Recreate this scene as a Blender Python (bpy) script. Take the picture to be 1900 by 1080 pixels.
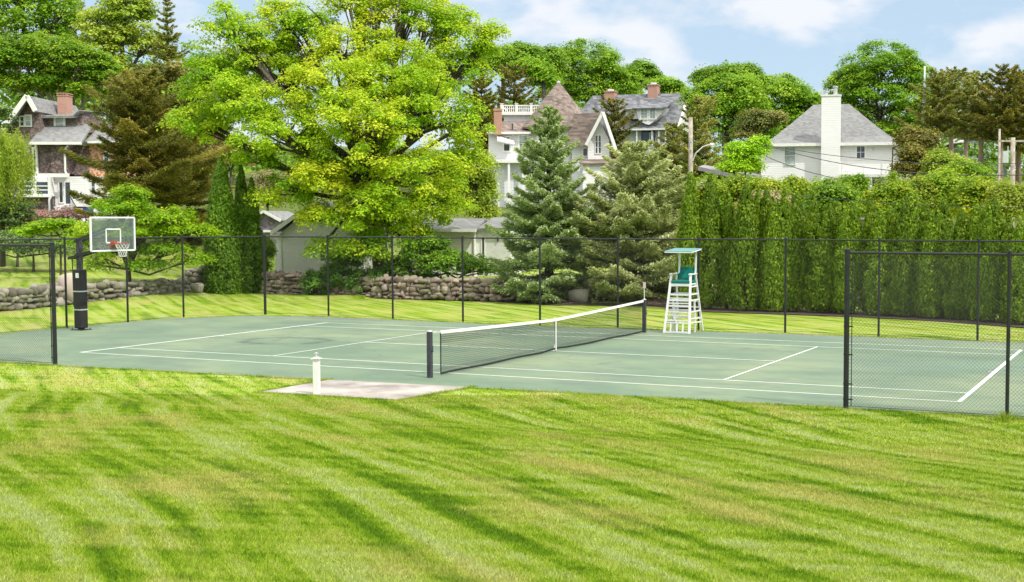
import bpy, math, random
import numpy as np
from mathutils import Matrix, Vector
for o in list(bpy.data.objects): bpy.data.objects.remove(o)
SC = bpy.context.scene
COL = SC.collection
R = math.radians
# ---------------------------------------------------------------- camera (solved from the court lines)
F = 2323.25; PX = 1173.0; PY = 540.0
CP = np.array([15.787, -31.048, 3.636]); YAW = -.4087; PIT = -.0561
FW = np.array([math.sin(YAW)*math.cos(PIT), math.cos(YAW)*math.cos(PIT), math.sin(PIT)])
RT = np.array([math.cos(YAW), -math.sin(YAW), 0.0]); UP = np.cross(RT, FW)
cam = bpy.data.cameras.new("camera"); camo = bpy.data.objects.new("camera", cam); COL.objects.link(camo)
camo.matrix_world = Matrix(((RT[0], UP[0], -FW[0], CP[0]), (RT[1], UP[1], -FW[1], CP[1]), (RT[2], UP[2], -FW[2], CP[2]), (0, 0, 0, 1)))
cam.sensor_width = 36; cam.sensor_fit = 'HORIZONTAL'; cam.lens = F/1900*36; cam.shift_x = -(PX-950)/1900
cam.clip_start = .1; cam.clip_end = 6000
SC.camera = camo
# ---------------------------------------------------------------- light
SUN_DIR = Vector((RT[0]*.72-FW[0]*.62, RT[1]*.72-FW[1]*.62, 0)).normalized()
ELEV = R(52)
sd = Vector((SUN_DIR.x*math.cos(ELEV), SUN_DIR.y*math.cos(ELEV), math.sin(ELEV)))
sl = bpy.data.lights.new("sun", 'SUN'); sl.energy = 2.8; sl.angle = R(1.2); sl.color = (1, .955, .88)
so = bpy.data.objects.new("sun", sl); COL.objects.link(so); so.rotation_euler = sd.to_track_quat('Z', 'Y').to_euler(); so.location = (0, 0, 60)
W = bpy.data.worlds.new("World"); SC.world = W; W.use_nodes = True
nt = W.node_tree; nt.nodes.clear()
def N(nt, t, **k):
    n = nt.nodes.new(t)
    for a, b in k.items():
        if a.startswith('i_'): n.inputs[int(a[2:])].default_value = b
        else: setattr(n, a, b)
    return n
def L(nt, a, b): nt.links.new(a, b)
def ramp(nt, src, stops, interp='LINEAR'):
    n = nt.nodes.new('ShaderNodeValToRGB'); cr = n.color_ramp; cr.interpolation = interp
    while len(cr.elements) < len(stops): cr.elements.new(.5)
    for e, (p, c) in zip(cr.elements, stops):
        e.position = p; e.color = (c, c, c, 1) if isinstance(c, (int, float)) else (*c, 1)
    L(nt, src, n.inputs[0]); return n.outputs[0]
def mixc(nt, f, a, b, mode='MIX'):
    n = nt.nodes.new('ShaderNodeMix'); n.data_type = 'RGBA'; n.blend_type = mode
    for s, v in ((0, f), (6, a), (7, b)):
        if hasattr(v, 'is_linked') or hasattr(v, 'links'): L(nt, v, n.inputs[s])
        elif isinstance(v, (int, float)): n.inputs[s].default_value = v
        else: n.inputs[s].default_value = (*v, 1)
    return n.outputs[2]
def mth(nt, op, a, b=None, c=None, clamp=False):
    n = nt.nodes.new('ShaderNodeMath'); n.operation = op; n.use_clamp = clamp
    for i, v in enumerate((a, b, c)):
        if v is None: continue
        if isinstance(v, (int, float)): n.inputs[i].default_value = v
        else: L(nt, v, n.inputs[i])
    return n.outputs[0]
def mapping(nt, src, sc=(1, 1, 1), loc=(0, 0, 0), rot=(0, 0, 0)):
    n = nt.nodes.new('ShaderNodeMapping'); L(nt, src, n.inputs[0])
    n.inputs['Scale'].default_value = sc; n.inputs['Location'].default_value = loc; n.inputs['Rotation'].default_value = rot
    return n.outputs[0]
def noise(nt, src, scale, detail=4, rough=.55, dist=0):
    n = nt.nodes.new('ShaderNodeTexNoise'); L(nt, src, n.inputs['Vector']) if src else None
    n.inputs['Scale'].default_value = scale; n.inputs['Detail'].default_value = detail; n.inputs['Roughness'].default_value = rough
    n.inputs['Distortion'].default_value = dist
    return n.outputs[0]
sky = N(nt, 'ShaderNodeTexSky', sky_type='NISHITA'); sky.sun_disc = False; sky.sun_elevation = ELEV
sky.sun_rotation = math.atan2(sd.x, sd.y); sky.air_density = 1.0; sky.dust_density = .6; sky.ozone_density = 1.6
tc = N(nt, 'ShaderNodeTexCoord')
mp = mapping(nt, tc.outputs['Generated'], (1, 1, 2.0), (.62, .35, .3))
c1 = noise(nt, mp, 9, 10, .52, .1)
clm = ramp(nt, c1, [(.47, 0), (.60, 1)])
c2 = noise(nt, mp, 9, 6, .6)
cloudcol = ramp(nt, c2, [(.3, (5.6, 6.2, 7.3)), (.62, (7.3, 7.45, 7.8))])
sky2 = mixc(nt, .7, sky.outputs[0], (4.7, 6.1, 7.5))
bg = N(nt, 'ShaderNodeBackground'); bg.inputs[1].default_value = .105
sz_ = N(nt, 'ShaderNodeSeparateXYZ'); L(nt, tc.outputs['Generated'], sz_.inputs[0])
high = ramp(nt, sz_.outputs[2], [(.22, 0), (.55, 1)])   # unseen upper sky whitened and brightened, added as fill light
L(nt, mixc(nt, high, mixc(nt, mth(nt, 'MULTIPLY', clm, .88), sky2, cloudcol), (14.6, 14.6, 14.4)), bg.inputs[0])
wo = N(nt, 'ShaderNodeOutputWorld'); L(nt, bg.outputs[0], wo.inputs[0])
vs = SC.view_settings; vs.view_transform = 'Standard'; vs.look = 'None'; vs.exposure = 0.32; vs.gamma = 1; vs.use_curve_mapping = False

# ---------------------------------------------------------------- placement helpers
FH = FW*np.array([1, 1, 0]); FH = FH/np.linalg.norm(FH)
def sst(a, b, x):
    t = np.clip((x-a)/(b-a), 0, 1); return t*t*(3-2*t)
def hgt(x, y):
    """terrain height: flat by the court, a lawn rising towards the viewer, a hillside behind"""
    x = np.asarray(x, float); y = np.asarray(y, float)
    s = (x-CP[0])*FH[0]+(y-CP[1])*FH[1]; l = (x-CP[0])*RT[0]+(y-CP[1])*RT[1]
    t = np.maximum(0, -10.5-y); near = .09*t*np.minimum(1, t/4+.2)
    near = np.minimum(near, 3.2)
    Wf = sst(.3, 1.3, np.maximum(-27.9-x, y-18.4))*.45*(x < 2)+sst(-17, -24, l)*sst(50, 62, s)*.45
    h = np.interp(s, [0, 64, 70, 78, 92, 110, 130, 150, 200, 260, 400, 900, 3000], [0, 0, .35, 1.2, 2.6, 4.3, 6.3, 8.3, 13, 17, 22, 24, 24])
    h = h*np.interp(l, [-200, -25, 0, 12, 60], [1.35, 1.0, 1.0, .8, .8])
    return near+Wf+h
def at(px, py, D):
    d = FW+RT*((px-PX)/F)-UP*((py-PY)/F); return CP+d*D
def gz(p): return float(hgt(p[0], p[1]))
def root_at(px, D): p = at(px, 409.5, D); return np.array([p[0], p[1], gz(p)])
rng = np.random.default_rng(7); random.seed(7)

# ---------------------------------------------------------------- object helpers
def tag(o, label=None, cat=None, group=None, kind=None):
    if label: o['label'] = label
    if cat: o['category'] = cat
    if group: o['group'] = group
    if kind: o['kind'] = kind
    return o
def thing(name, label, cat, loc=(0, 0, 0), rz=0, group=None):
    o = bpy.data.objects.new(name, None); COL.objects.link(o); o.location = [float(v) for v in loc]; o.rotation_euler = (0, 0, rz)
    o.empty_display_size = .2
    return tag(o, label, cat, group)
def link(name, me, mat, parent=None):
    o = bpy.data.objects.new(name, me); COL.objects.link(o)
    if mat is not None and not me.materials: me.materials.append(mat)
    if parent is not None: o.parent = parent
    return o
def copy_tree(o, parent=None):
    c = o.copy(); COL.objects.link(c); c.parent = parent
    for ch in list(o.children): copy_tree(ch, c)
    return c
def np_mesh(name, V, K, attr=None, smooth=False):
    """V: (n,3) vertices forming consecutive faces of K corners"""
    V = np.ascontiguousarray(V, np.float32).reshape(-1, 3); n = len(V); nf = n//K
    me = bpy.data.meshes.new(name); me.vertices.add(n); me.vertices.foreach_set('co', V.ravel())
    me.loops.add(n); me.loops.foreach_set('vertex_index', np.arange(n, dtype=np.int32))
    me.polygons.add(nf); me.polygons.foreach_set('loop_start', np.arange(0, n, K, dtype=np.int32))
    me.polygons.foreach_set('loop_total', np.full(nf, K, dtype=np.int32))
    if attr is not None:
        a = me.attributes.new('v', 'FLOAT', 'FACE'); a.data.foreach_set('value', np.ascontiguousarray(attr, np.float32))
    me.update(calc_edges=True)
    return me
class MB:
    def __init__(s): s.v = []; s.f = []
    def add(s, vs, fs):
        b = len(s.v); s.v += [tuple(float(c) for c in v) for v in vs]; s.f += [tuple(b+i for i in f) for f in fs]
    def box(s, x0, x1, y0, y1, z0, z1):
        s.add([(x0, y0, z0), (x1, y0, z0), (x1, y1, z0), (x0, y1, z0), (x0, y0, z1), (x1, y0, z1), (x1, y1, z1), (x0, y1, z1)],
              [(0, 3, 2, 1), (4, 5, 6, 7), (0, 1, 5, 4), (1, 2, 6, 5), (2, 3, 7, 6), (3, 0, 4, 7)])
    def bar(s, a, b, w, h=None, up=(0, 0, 1)):
        a = np.array(a, float); b = np.array(b, float); h = w if h is None else h
        d = b-a; d /= np.linalg.norm(d); upv = np.array(up, float)
        if abs(d@upv) > .95: upv = np.array([0, 1., 0])
        r = np.cross(d, upv); r /= np.linalg.norm(r); u = np.cross(r, d)
        q = [(-w/2, -h/2), (w/2, -h/2), (w/2, h/2), (-w/2, h/2)]
        s.add([a+r*i+u*j for i, j in q]+[b+r*i+u*j for i, j in q], [(0, 1, 5, 4), (1, 2, 6, 5), (2, 3, 7, 6), (3, 0, 4, 7), (3, 2, 1, 0), (4, 5, 6, 7)])
    def tube(s, pts, rad, n=8, cap=True):
        pts = [np.array(p, float) for p in pts]; m = len(pts)
        if not hasattr(rad, '__len__'): rad = [rad]*m
        V = []
        ref = np.array([.13, .97, .2])
        for i, p in enumerate(pts):
            d = pts[min(i+1, m-1)]-pts[max(i-1, 0)]; d = d/(np.linalg.norm(d)+1e-9)
            rr = ref if abs(d@ref) < .9 else np.array([1., 0, 0])
            a = np.cross(d, rr); a /= np.linalg.norm(a); b = np.cross(d, a)
            for k in range(n):
                t = 2*math.pi*k/n; V.append(p+(a*math.cos(t)+b*math.sin(t))*rad[i])
        Fc = [(i*n+k, i*n+(k+1) % n, (i+1)*n+(k+1) % n, (i+1)*n+k) for i in range(m-1) for k in range(n)]
        if cap: Fc += [tuple(range(n))[::-1], tuple((m-1)*n+k for k in range(n))]
        s.add(V, Fc)
    def prism(s, poly, y0, y1):
        """poly in (x,z), extruded along y"""
        n = len(poly)
        s.add([(x, y0, z) for x, z in poly]+[(x, y1, z) for x, z in poly],
              [tuple(range(n)), tuple(range(2*n-1, n-1, -1))]+[(i, i+n, (i+1) % n+n, (i+1) % n) for i in range(n)])
    def slab(s, quad, t):
        """sheet through 3-4 points, thickened by t along its normal"""
        q = [np.array(p, float) for p in quad]; nrm = np.cross(q[1]-q[0], q[2]-q[0]); nrm /= np.linalg.norm(nrm)
        n = len(q); s.add(q+[p-nrm*t for p in q], [tuple(range(n)), tuple(range(2*n-1, n-1, -1))]+[(i, i+n, (i+1) % n+n, (i+1) % n) for i in range(n)])
    def build(s, name, mat, parent=None, bevel=0, smooth=False, loc=None):
        me = bpy.data.meshes.new(name); me.from_pydata(s.v, [], s.f); me.update()
        import bmesh
        bm = bmesh.new(); bm.from_mesh(me); bmesh.ops.recalc_face_normals(bm, faces=bm.faces)
        if smooth:
            for f in bm.faces: f.smooth = True
        bm.to_mesh(me); bm.free()
        o = link(name, me, mat, parent)
        if bevel:
            m = o.modifiers.new('bevel', 'BEVEL'); m.width = bevel; m.segments = 2; m.limit_method = 'ANGLE'
        if loc is not None: o.location = loc
        return o

# ---------------------------------------------------------------- materials
def new_mat(name):
    m = bpy.data.materials.new(name); m.use_nodes = True; nt = m.node_tree
    b = nt.nodes['Principled BSDF']; return m, nt, b
def coords(nt, kind='Object'): return nt.nodes.new('ShaderNodeTexCoord').outputs[kind]
def simple(name, col, rough=.6, var=.12, scale=3., metal=0, bump=0, spec=.4):
    m, nt, b = new_mat(name); co = coords(nt); n = noise(nt, co, scale, 5, .6)
    dark = tuple(c*(1-var*1.5) for c in col); lite = tuple(min(1, c*(1+var)) for c in col)
    L(nt, ramp(nt, n, [(.3, dark), (.7, lite)]), b.inputs['Base Color'])
    b.inputs['Roughness'].default_value = rough; b.inputs['Metallic'].default_value = metal; b.inputs['Specular IOR Level'].default_value = spec
    if bump:
        bp = N(nt, 'ShaderNodeBump'); bp.inputs['Strength'].default_value = bump; bp.inputs['Distance'].default_value = .02
        L(nt, noise(nt, co, scale*6, 4), bp.inputs['Height']); L(nt, bp.outputs[0], b.inputs['Normal'])
    return m
def leafmat(name, cols, trans=.35, rv=.24, rough=.55):
    """cols: 3 natural leaf hues, chosen clump by clump; leaf to leaf variation on top"""
    m, nt, b = new_mat(name); a = N(nt, 'ShaderNodeAttribute'); a.attribute_name = 'v'
    geo = N(nt, 'ShaderNodeNewGeometry'); rp = geo.outputs['Random Per Island']
    f = mth(nt, 'ADD', a.outputs['Fac'], mth(nt, 'MULTIPLY', mth(nt, 'SUBTRACT', rp, .5), .28))
    c = ramp(nt, f, [(.1, cols[0]), (.5, cols[1]), (.9, cols[2])])
    oi = N(nt, 'ShaderNodeObjectInfo'); k = mth(nt, 'MULTIPLY', mth(nt, 'MULTIPLY_ADD', rp, rv*2, 1-rv), mth(nt, 'MULTIPLY_ADD', oi.outputs['Random'], .36, .88))
    hs = N(nt, 'ShaderNodeHueSaturation'); L(nt, c, hs.inputs['Color']); L(nt, k, hs.inputs['Value'])
    L(nt, hs.outputs[0], b.inputs['Base Color']); b.inputs['Roughness'].default_value = rough; b.inputs['Specular IOR Level'].default_value = .22
    tr = N(nt, 'ShaderNodeBsdfTranslucent'); L(nt, mixc(nt, .35, hs.outputs[0], (.45, .6, .03), 'MIX'), tr.inputs[0])
    mx = N(nt, 'ShaderNodeMixShader'); mx.inputs[0].default_value = trans
    L(nt, b.outputs[0], mx.inputs[1]); L(nt, tr.outputs[0], mx.inputs[2]); L(nt, mx.outputs[0], nt.nodes['Material Output'].inputs[0])
    return m
def bark(name, c0, c1):
    m, nt, b = new_mat(name); co = mapping(nt, coords(nt), (6, 6, 1.5)); n = noise(nt, co, 3, 7, .65)
    L(nt, ramp(nt, n, [(.3, c0), (.7, c1)]), b.inputs['Base Color']); b.inputs['Roughness'].default_value = .9
    bp = N(nt, 'ShaderNodeBump'); bp.inputs['Strength'].default_value = .6; bp.inputs['Distance'].default_value = .04
    L(nt, n, bp.inputs['Height']); L(nt, bp.outputs[0], b.inputs['Normal']); return m
def siding(name, col, pitch=.11, var=.06, dirt=.1):
    m, nt, b = new_mat(name); co = coords(nt); sx = N(nt, 'ShaderNodeSeparateXYZ'); L(nt, co, sx.inputs[0])
    fr = mth(nt, 'FRACT', mth(nt, 'DIVIDE', sx.outputs[2], pitch))
    n = noise(nt, co, .7, 6, .6); base = ramp(nt, n, [(.25, tuple(c*(1-dirt) for c in col)), (.7, col)])
    n2 = noise(nt, mapping(nt, co, (.4, .4, 9)), 2, 2)
    base = mixc(nt, 1, base, ramp(nt, n2, [(.3, 1-var), (.7, 1)]), 'MULTIPLY')
    L(nt, base, b.inputs['Base Color']); b.inputs['Roughness'].default_value = .55; b.inputs['Specular IOR Level'].default_value = .25
    bp = N(nt, 'ShaderNodeBump'); bp.inputs['Strength'].default_value = 1; bp.inputs['Distance'].default_value = .022
    L(nt, mth(nt, 'SUBTRACT', 1, fr), bp.inputs['Height']); L(nt, bp.outputs[0], b.inputs['Normal']); return m
def shingle(name, cols, sx=.22, sz=.16, contrast=1):
    """weathered shingles: random tint of each course and tab"""
    m, nt, b = new_mat(name); co = coords(nt); se = N(nt, 'ShaderNodeSeparateXYZ'); L(nt, co, se.inputs[0])
    row = mth(nt, 'FLOOR', mth(nt, 'DIVIDE', se.outputs[2], sz))
    h = mth(nt, 'ADD', se.outputs[0], mth(nt, 'MULTIPLY', se.outputs[1], .83))
    colx = mth(nt, 'FLOOR', mth(nt, 'DIVIDE', mth(nt, 'ADD', h, mth(nt, 'MULTIPLY', row, .37)), sx))
    cb = N(nt, 'ShaderNodeCombineXYZ'); L(nt, row, cb.inputs[0]); L(nt, colx, cb.inputs[1])
    wn = N(nt, 'ShaderNodeTexWhiteNoise', noise_dimensions='3D'); L(nt, cb.outputs[0], wn.inputs[0])
    nz = noise(nt, co, .55, 5, .6)
    f = mth(nt, 'ADD', mth(nt, 'MULTIPLY', wn.outputs[0], .55*contrast), mth(nt, 'MULTIPLY', nz, .9-.45*contrast))
    L(nt, ramp(nt, f, [(.2, cols[0]), (.5, cols[1]), (.8, cols[2])]), b.inputs['Base Color']); b.inputs['Roughness'].default_value = .9
    fr = mth(nt, 'FRACT', mth(nt, 'DIVIDE', se.outputs[2], sz)); bp = N(nt, 'ShaderNodeBump'); bp.inputs['Strength'].default_value = .8; bp.inputs['Distance'].default_value = .02
    L(nt, mth(nt, 'SUBTRACT', 1, fr), bp.inputs['Height']); L(nt, bp.outputs[0], b.inputs['Normal']); return m
def brickm(name):
    m, nt, b = new_mat(name); co = coords(nt); se = N(nt, 'ShaderNodeSeparateXYZ'); L(nt, co, se.inputs[0])
    cb = N(nt, 'ShaderNodeCombineXYZ'); L(nt, mth(nt, 'ADD', se.outputs[0], se.outputs[1]), cb.inputs[0]); L(nt, se.outputs[2], cb.inputs[1])
    br = N(nt, 'ShaderNodeTexBrick'); L(nt, cb.outputs[0], br.inputs[0]); br.inputs['Scale'].default_value = 1
    br.inputs['Brick Width'].default_value = .24; br.inputs['Row Height'].default_value = .105; br.inputs['Mortar Size'].default_value = .012
    br.inputs['Color1'].default_value = (.40, .17, .11, 1); br.inputs['Color2'].default_value = (.55, .22, .14, 1); br.inputs['Mortar'].default_value = (.45, .38, .33, 1)
    L(nt, mixc(nt, .5, br.outputs[0], mixc(nt, noise(nt, co, 2, 5), (.30, .16, .12), (.58, .36, .28))), b.inputs['Base Color']); b.inputs['Roughness'].default_value = .9; return m
def lawn_mat(name, islands):
    m, nt, b = new_mat(name); co = coords(nt)
    warp = N(nt, 'ShaderNodeTexNoise'); L(nt, co, warp.inputs[0]); warp.inputs['Scale'].default_value = .11; warp.inputs['Detail'].default_value = 2
    vm = N(nt, 'ShaderNodeVectorMath', operation='SUBTRACT'); L(nt, warp.outputs[1], vm.inputs[0]); vm.inputs[1].default_value = (.5, .5, .5)
    vs_ = N(nt, 'ShaderNodeVectorMath', operation='SCALE'); L(nt, vm.outputs[0], vs_.inputs[0]); vs_.inputs[3].default_value = .6
    va = N(nt, 'ShaderNodeVectorMath', operation='ADD'); L(nt, co, va.inputs[0]); L(nt, vs_.outputs[0], va.inputs[1])
    w = va.outputs[0]
    # mower passes: bent-grass sheen put into the colour as long soft streaks running obliquely away from the viewer
    rot = N(nt, 'ShaderNodeVectorRotate'); rot.rotation_type = 'Z_AXIS'; L(nt, w, rot.inputs[0]); rot.inputs['Angle'].default_value = R(38)
    # the passes bend round towards the near left corner
    sw = N(nt, 'ShaderNodeSeparateXYZ'); L(nt, w, sw.inputs[0]); tt = mth(nt, 'MINIMUM', mth(nt, 'MAXIMUM', mth(nt, 'ADD', sw.outputs[1], 13), -10), 0)
    bend = mth(nt, 'MULTIPLY', mth(nt, 'MULTIPLY', mth(nt, 'MINIMUM', mth(nt, 'ADD', sw.outputs[0], -8), 0), tt), .016)
    cbv = N(nt, 'ShaderNodeCombineXYZ'); L(nt, bend, cbv.inputs[1]); vb = N(nt, 'ShaderNodeVectorMath', operation='ADD'); L(nt, rot.outputs[0], vb.inputs[0]); L(nt, cbv.outputs[0], vb.inputs[1]); rot = vb
    st = noise(nt, mapping(nt, rot.outputs[0], (.055, 1.0, 0)), 3.3, 4, .5)
    rot2 = N(nt, 'ShaderNodeVectorRotate'); rot2.rotation_type = 'Z_AXIS'; L(nt, w, rot2.inputs[0]); rot2.inputs['Angle'].default_value = R(-23)
    st2 = noise(nt, mapping(nt, rot2.outputs[0], (.11, 1.1, 0)), 4.2, 4, .55)
    mid = noise(nt, w, .55, 5, .6); fine = noise(nt, co, 34, 4, .7); fine2 = noise(nt, mapping(nt, co, (1, 1, 1), (3, 7, 1)), 8, 5, .7)
    f = mth(nt, 'ADD', mth(nt, 'MULTIPLY', st, .58), mth(nt, 'ADD', mth(nt, 'MULTIPLY', st2, .28), mth(nt, 'MULTIPLY', mid, .14)))
    f = mth(nt, 'ADD', f, mth(nt, 'MULTIPLY', mth(nt, 'SUBTRACT', fine2, .5), .16))
    f = mth(nt, 'ADD', f, mth(nt, 'MULTIPLY', mth(nt, 'SUBTRACT', fine, .5), .14))
    def wave(src, period, sharp):
        s_ = N(nt, 'ShaderNodeSeparateXYZ'); L(nt, src, s_.inputs[0]); v_ = mth(nt, 'SINE', mth(nt, 'MULTIPLY', s_.outputs[1], 6.2832/period)); return mth(nt, 'MULTIPLY', v_, sharp)
    con = ramp(nt, noise(nt, mapping(nt, rot.outputs[0], (.3, 1, 0), (4, 1, 0)), .5, 3), [(.38, .15), (.62, 1)])
    con2 = ramp(nt, noise(nt, mapping(nt, rot2.outputs[0], (.3, 1, 0), (1, 6, 0)), .5, 3), [(.42, 0), (.62, 1)])
    f = mth(nt, 'MULTIPLY_ADD', mth(nt, 'SUBTRACT', f, .5), 2.1, .50)
    f = mth(nt, 'ADD', f, mth(nt, 'ADD', mth(nt, 'MULTIPLY', wave(rot.outputs[0], 1.15, .095), con), mth(nt, 'MULTIPLY', wave(rot2.outputs[0], .8, .08), con2)))
    base = ramp(nt, f, [(.27, (.075, .165, .006)), (.39, (.15, .265, .010)), (.48, (.25, .345, .025)), (.58, (.325, .395, .07)), (.72, (.37, .43, .16))])
    tanm = ramp(nt, noise(nt, mapping(nt, rot.outputs[0], (.5, 1, 0), (5, 2, 0)), .62, 5, .62), [(.50, 0), (.66, 1)])
    base = mixc(nt, mth(nt, 'MULTIPLY', tanm, .75), base, (.43, .38, .13))
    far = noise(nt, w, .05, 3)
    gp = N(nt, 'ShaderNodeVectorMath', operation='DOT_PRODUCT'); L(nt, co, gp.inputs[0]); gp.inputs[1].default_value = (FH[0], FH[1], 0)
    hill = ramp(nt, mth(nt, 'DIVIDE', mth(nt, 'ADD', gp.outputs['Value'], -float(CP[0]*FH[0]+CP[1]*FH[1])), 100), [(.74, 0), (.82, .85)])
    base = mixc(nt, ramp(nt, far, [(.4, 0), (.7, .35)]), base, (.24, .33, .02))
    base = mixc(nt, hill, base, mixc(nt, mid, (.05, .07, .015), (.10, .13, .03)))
    if islands:
        geo = N(nt, 'ShaderNodeNewGeometry'); k = mth(nt, 'MULTIPLY_ADD', geo.outputs['Random Per Island'], .7, .75)
        hs = N(nt, 'ShaderNodeHueSaturation'); L(nt, base, hs.inputs['Color']); L(nt, k, hs.inputs['Value']); base = hs.outputs[0]
        tr = N(nt, 'ShaderNodeBsdfTranslucent'); L(nt, base, tr.inputs[0]); mx = N(nt, 'ShaderNodeMixShader'); mx.inputs[0].default_value = .35
        L(nt, b.outputs[0], mx.inputs[1]); L(nt, tr.outputs[0], mx.inputs[2]); L(nt, mx.outputs[0], nt.nodes['Material Output'].inputs[0])
    else:
        bp = N(nt, 'ShaderNodeBump'); bp.inputs['Strength'].default_value = .8; bp.inputs['Distance'].default_value = .03
        L(nt, mth(nt, 'ADD', fine, fine2), bp.inputs['Height']); L(nt, bp.outputs[0], b.inputs['Normal'])
    L(nt, base, b.inputs['Base Color']); b.inputs['Roughness'].default_value = .8; b.inputs['Specular IOR Level'].default_value = .12
    return m
def ellipse_mask(nt, co, cx, cy, rx, ry, ang, r0, r1, nz, amp):
    """ring / disc mask in court coordinates with a ragged edge"""
    mp = N(nt, 'ShaderNodeMapping'); mp.vector_type = 'TEXTURE'; L(nt, co, mp.inputs[0]); mp.inputs['Location'].default_value = (cx, cy, 0); mp.inputs['Rotation'].default_value = (0, 0, R(ang)); mp.inputs['Scale'].default_value = (rx, ry, 1)
    s = N(nt, 'ShaderNodeSeparateXYZ'); L(nt, mp.outputs[0], s.inputs[0])
    d = mth(nt, 'SQRT', mth(nt, 'ADD', mth(nt, 'POWER', mth(nt, 'ABSOLUTE', s.outputs[0]), 2), mth(nt, 'POWER', mth(nt, 'ABSOLUTE', s.outputs[1]), 2)))
    d = mth(nt, 'ADD', d, mth(nt, 'MULTIPLY', mth(nt, 'SUBTRACT', nz, .5), amp))
    return d
def court_mat():
    m, nt, b = new_mat('court_surface'); co = coords(nt)
    n1 = noise(nt, co, .22, 5, .6, .3); n2 = noise(nt, co, 2.2, 6, .65); n3 = noise(nt, co, 90, 2)
    c = ramp(nt, n1, [(.38, (.125, .188, .122)), (.5, (.165, .228, .142)), (.62, (.215, .265, .158))])
    c = mixc(nt, ramp(nt, n2, [(.52, 0), (.75, .35)]), c, (.17, .27, .20))
    c = mixc(nt, ramp(nt, n3, [(.35, .22), (.65, 0)]), c, (.1, .15, .11))
    cr_ = N(nt, 'ShaderNodeTexVoronoi', feature='DISTANCE_TO_EDGE'); L(nt, mapping(nt, co, (1, 1, 1)), cr_.inputs['Vector']); cr_.inputs['Scale'].default_value = .16
    wv = N(nt, 'ShaderNodeVectorMath', operation='ADD'); nn_ = N(nt, 'ShaderNodeTexNoise'); L(nt, co, nn_.inputs[0]); nn_.inputs['Scale'].default_value = .8; nn_.inputs['Detail'].default_value = 5; L(nt, nn_.outputs[1], wv.inputs[0]); L(nt, co, wv.inputs[1]); L(nt, wv.outputs[0], cr_.inputs['Vector'])
    c = mixc(nt, mth(nt, 'MULTIPLY', ramp(nt, cr_.outputs[0], [(.0, 1), (.006, 0)]), ramp(nt, n2, [(.4, 0), (.6, .7)])), c, (.09, .11, .09))
    nz = noise(nt, co, 1.6, 5, .65)
    # old puddle rings and damp dark marks
    for (cx, cy, rx, ry, an, wdt, dk, col) in ((-8.9, -.5, 1.25, 1.0, 10, .26, 1.0, (.07, .10, .075)), (10.6, 1.2, 2.6, 1.5, 10, .6, .5, (.13, .20, .15)), (-8.2, 2.2, 2.4, 1.4, 35, .10, .4, (.10, .15, .11))):
        d = ellipse_mask(nt, co, cx, cy, rx, ry, an, 0, 0, nz, .9)
        ring = mth(nt, 'SUBTRACT', 1, mth(nt, 'DIVIDE', mth(nt, 'ABSOLUTE', mth(nt, 'SUBTRACT', d, 1)), wdt), clamp=True)
        patchy = ramp(nt, noise(nt, co, .9, 3), [(.3, .25), (.55, 1)])
        c = mixc(nt, mth(nt, 'MULTIPLY', mth(nt, 'MULTIPLY', ring, dk), patchy), c, col)
    for (cx, cy, rx, ry, an, col, k) in ((-12.3, 7.2, 3.4, .55, -2, (.12, .13, .12), .8), (11.0, 1.0, 2.6, 1.2, 8, (.15, .23, .18), .45), (-15, 1, .5, .3, 0, (.12, .2, .16), .6), (-16.2, -1.4, .35, .2, 0, (.12, .18, .15), .7)):
        d = ellipse_mask(nt, co, cx, cy, rx, ry, an, 0, 0, nz, .8)
        c = mixc(nt, mth(nt, 'MULTIPLY', mth(nt, 'SUBTRACT', 1.0, mth(nt, 'MULTIPLY', d, d), clamp=True), k), c, col)
    sc = ramp(nt, noise(nt, mapping(nt, co, (1, 2.2, 1), (2, 5, 0), (0, 0, .6)), 5.5, 3, .5), [(.69, 0), (.73, .5)])
    c = mixc(nt, sc, c, (.34, .38, .30))
    st_ = ramp(nt, noise(nt, mapping(nt, co, (.5, 1.3, 1), (9, 2, 0), (0, 0, .3)), .9, 7, .68), [(.46, 0), (.66, .7)])
    c = mixc(nt, st_, c, (.115, .155, .12))
    # greyer worn band along the far edge
    se = N(nt, 'ShaderNodeSeparateXYZ'); L(nt, co, se.inputs[0])
    e = mth(nt, 'ADD', se.outputs[1], mth(nt, 'MULTIPLY', mth(nt, 'SUBTRACT', nz, .5), 1.2))
    c = mixc(nt, ramp(nt, mth(nt, 'DIVIDE', e, 10), [(.62, 0), (.74, .55)]), c, (.17, .21, .185))
    L(nt, c, b.inputs['Base Color']); b.inputs['Roughness'].default_value = .75; b.inputs['Specular IOR Level'].default_value = .25
    bp = N(nt, 'ShaderNodeBump'); bp.inputs['Strength'].default_value = .25; bp.inputs['Distance'].default_value = .004; L(nt, n3, bp.inputs['Height']); L(nt, bp.outputs[0], b.inputs['Normal'])
    return m
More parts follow.
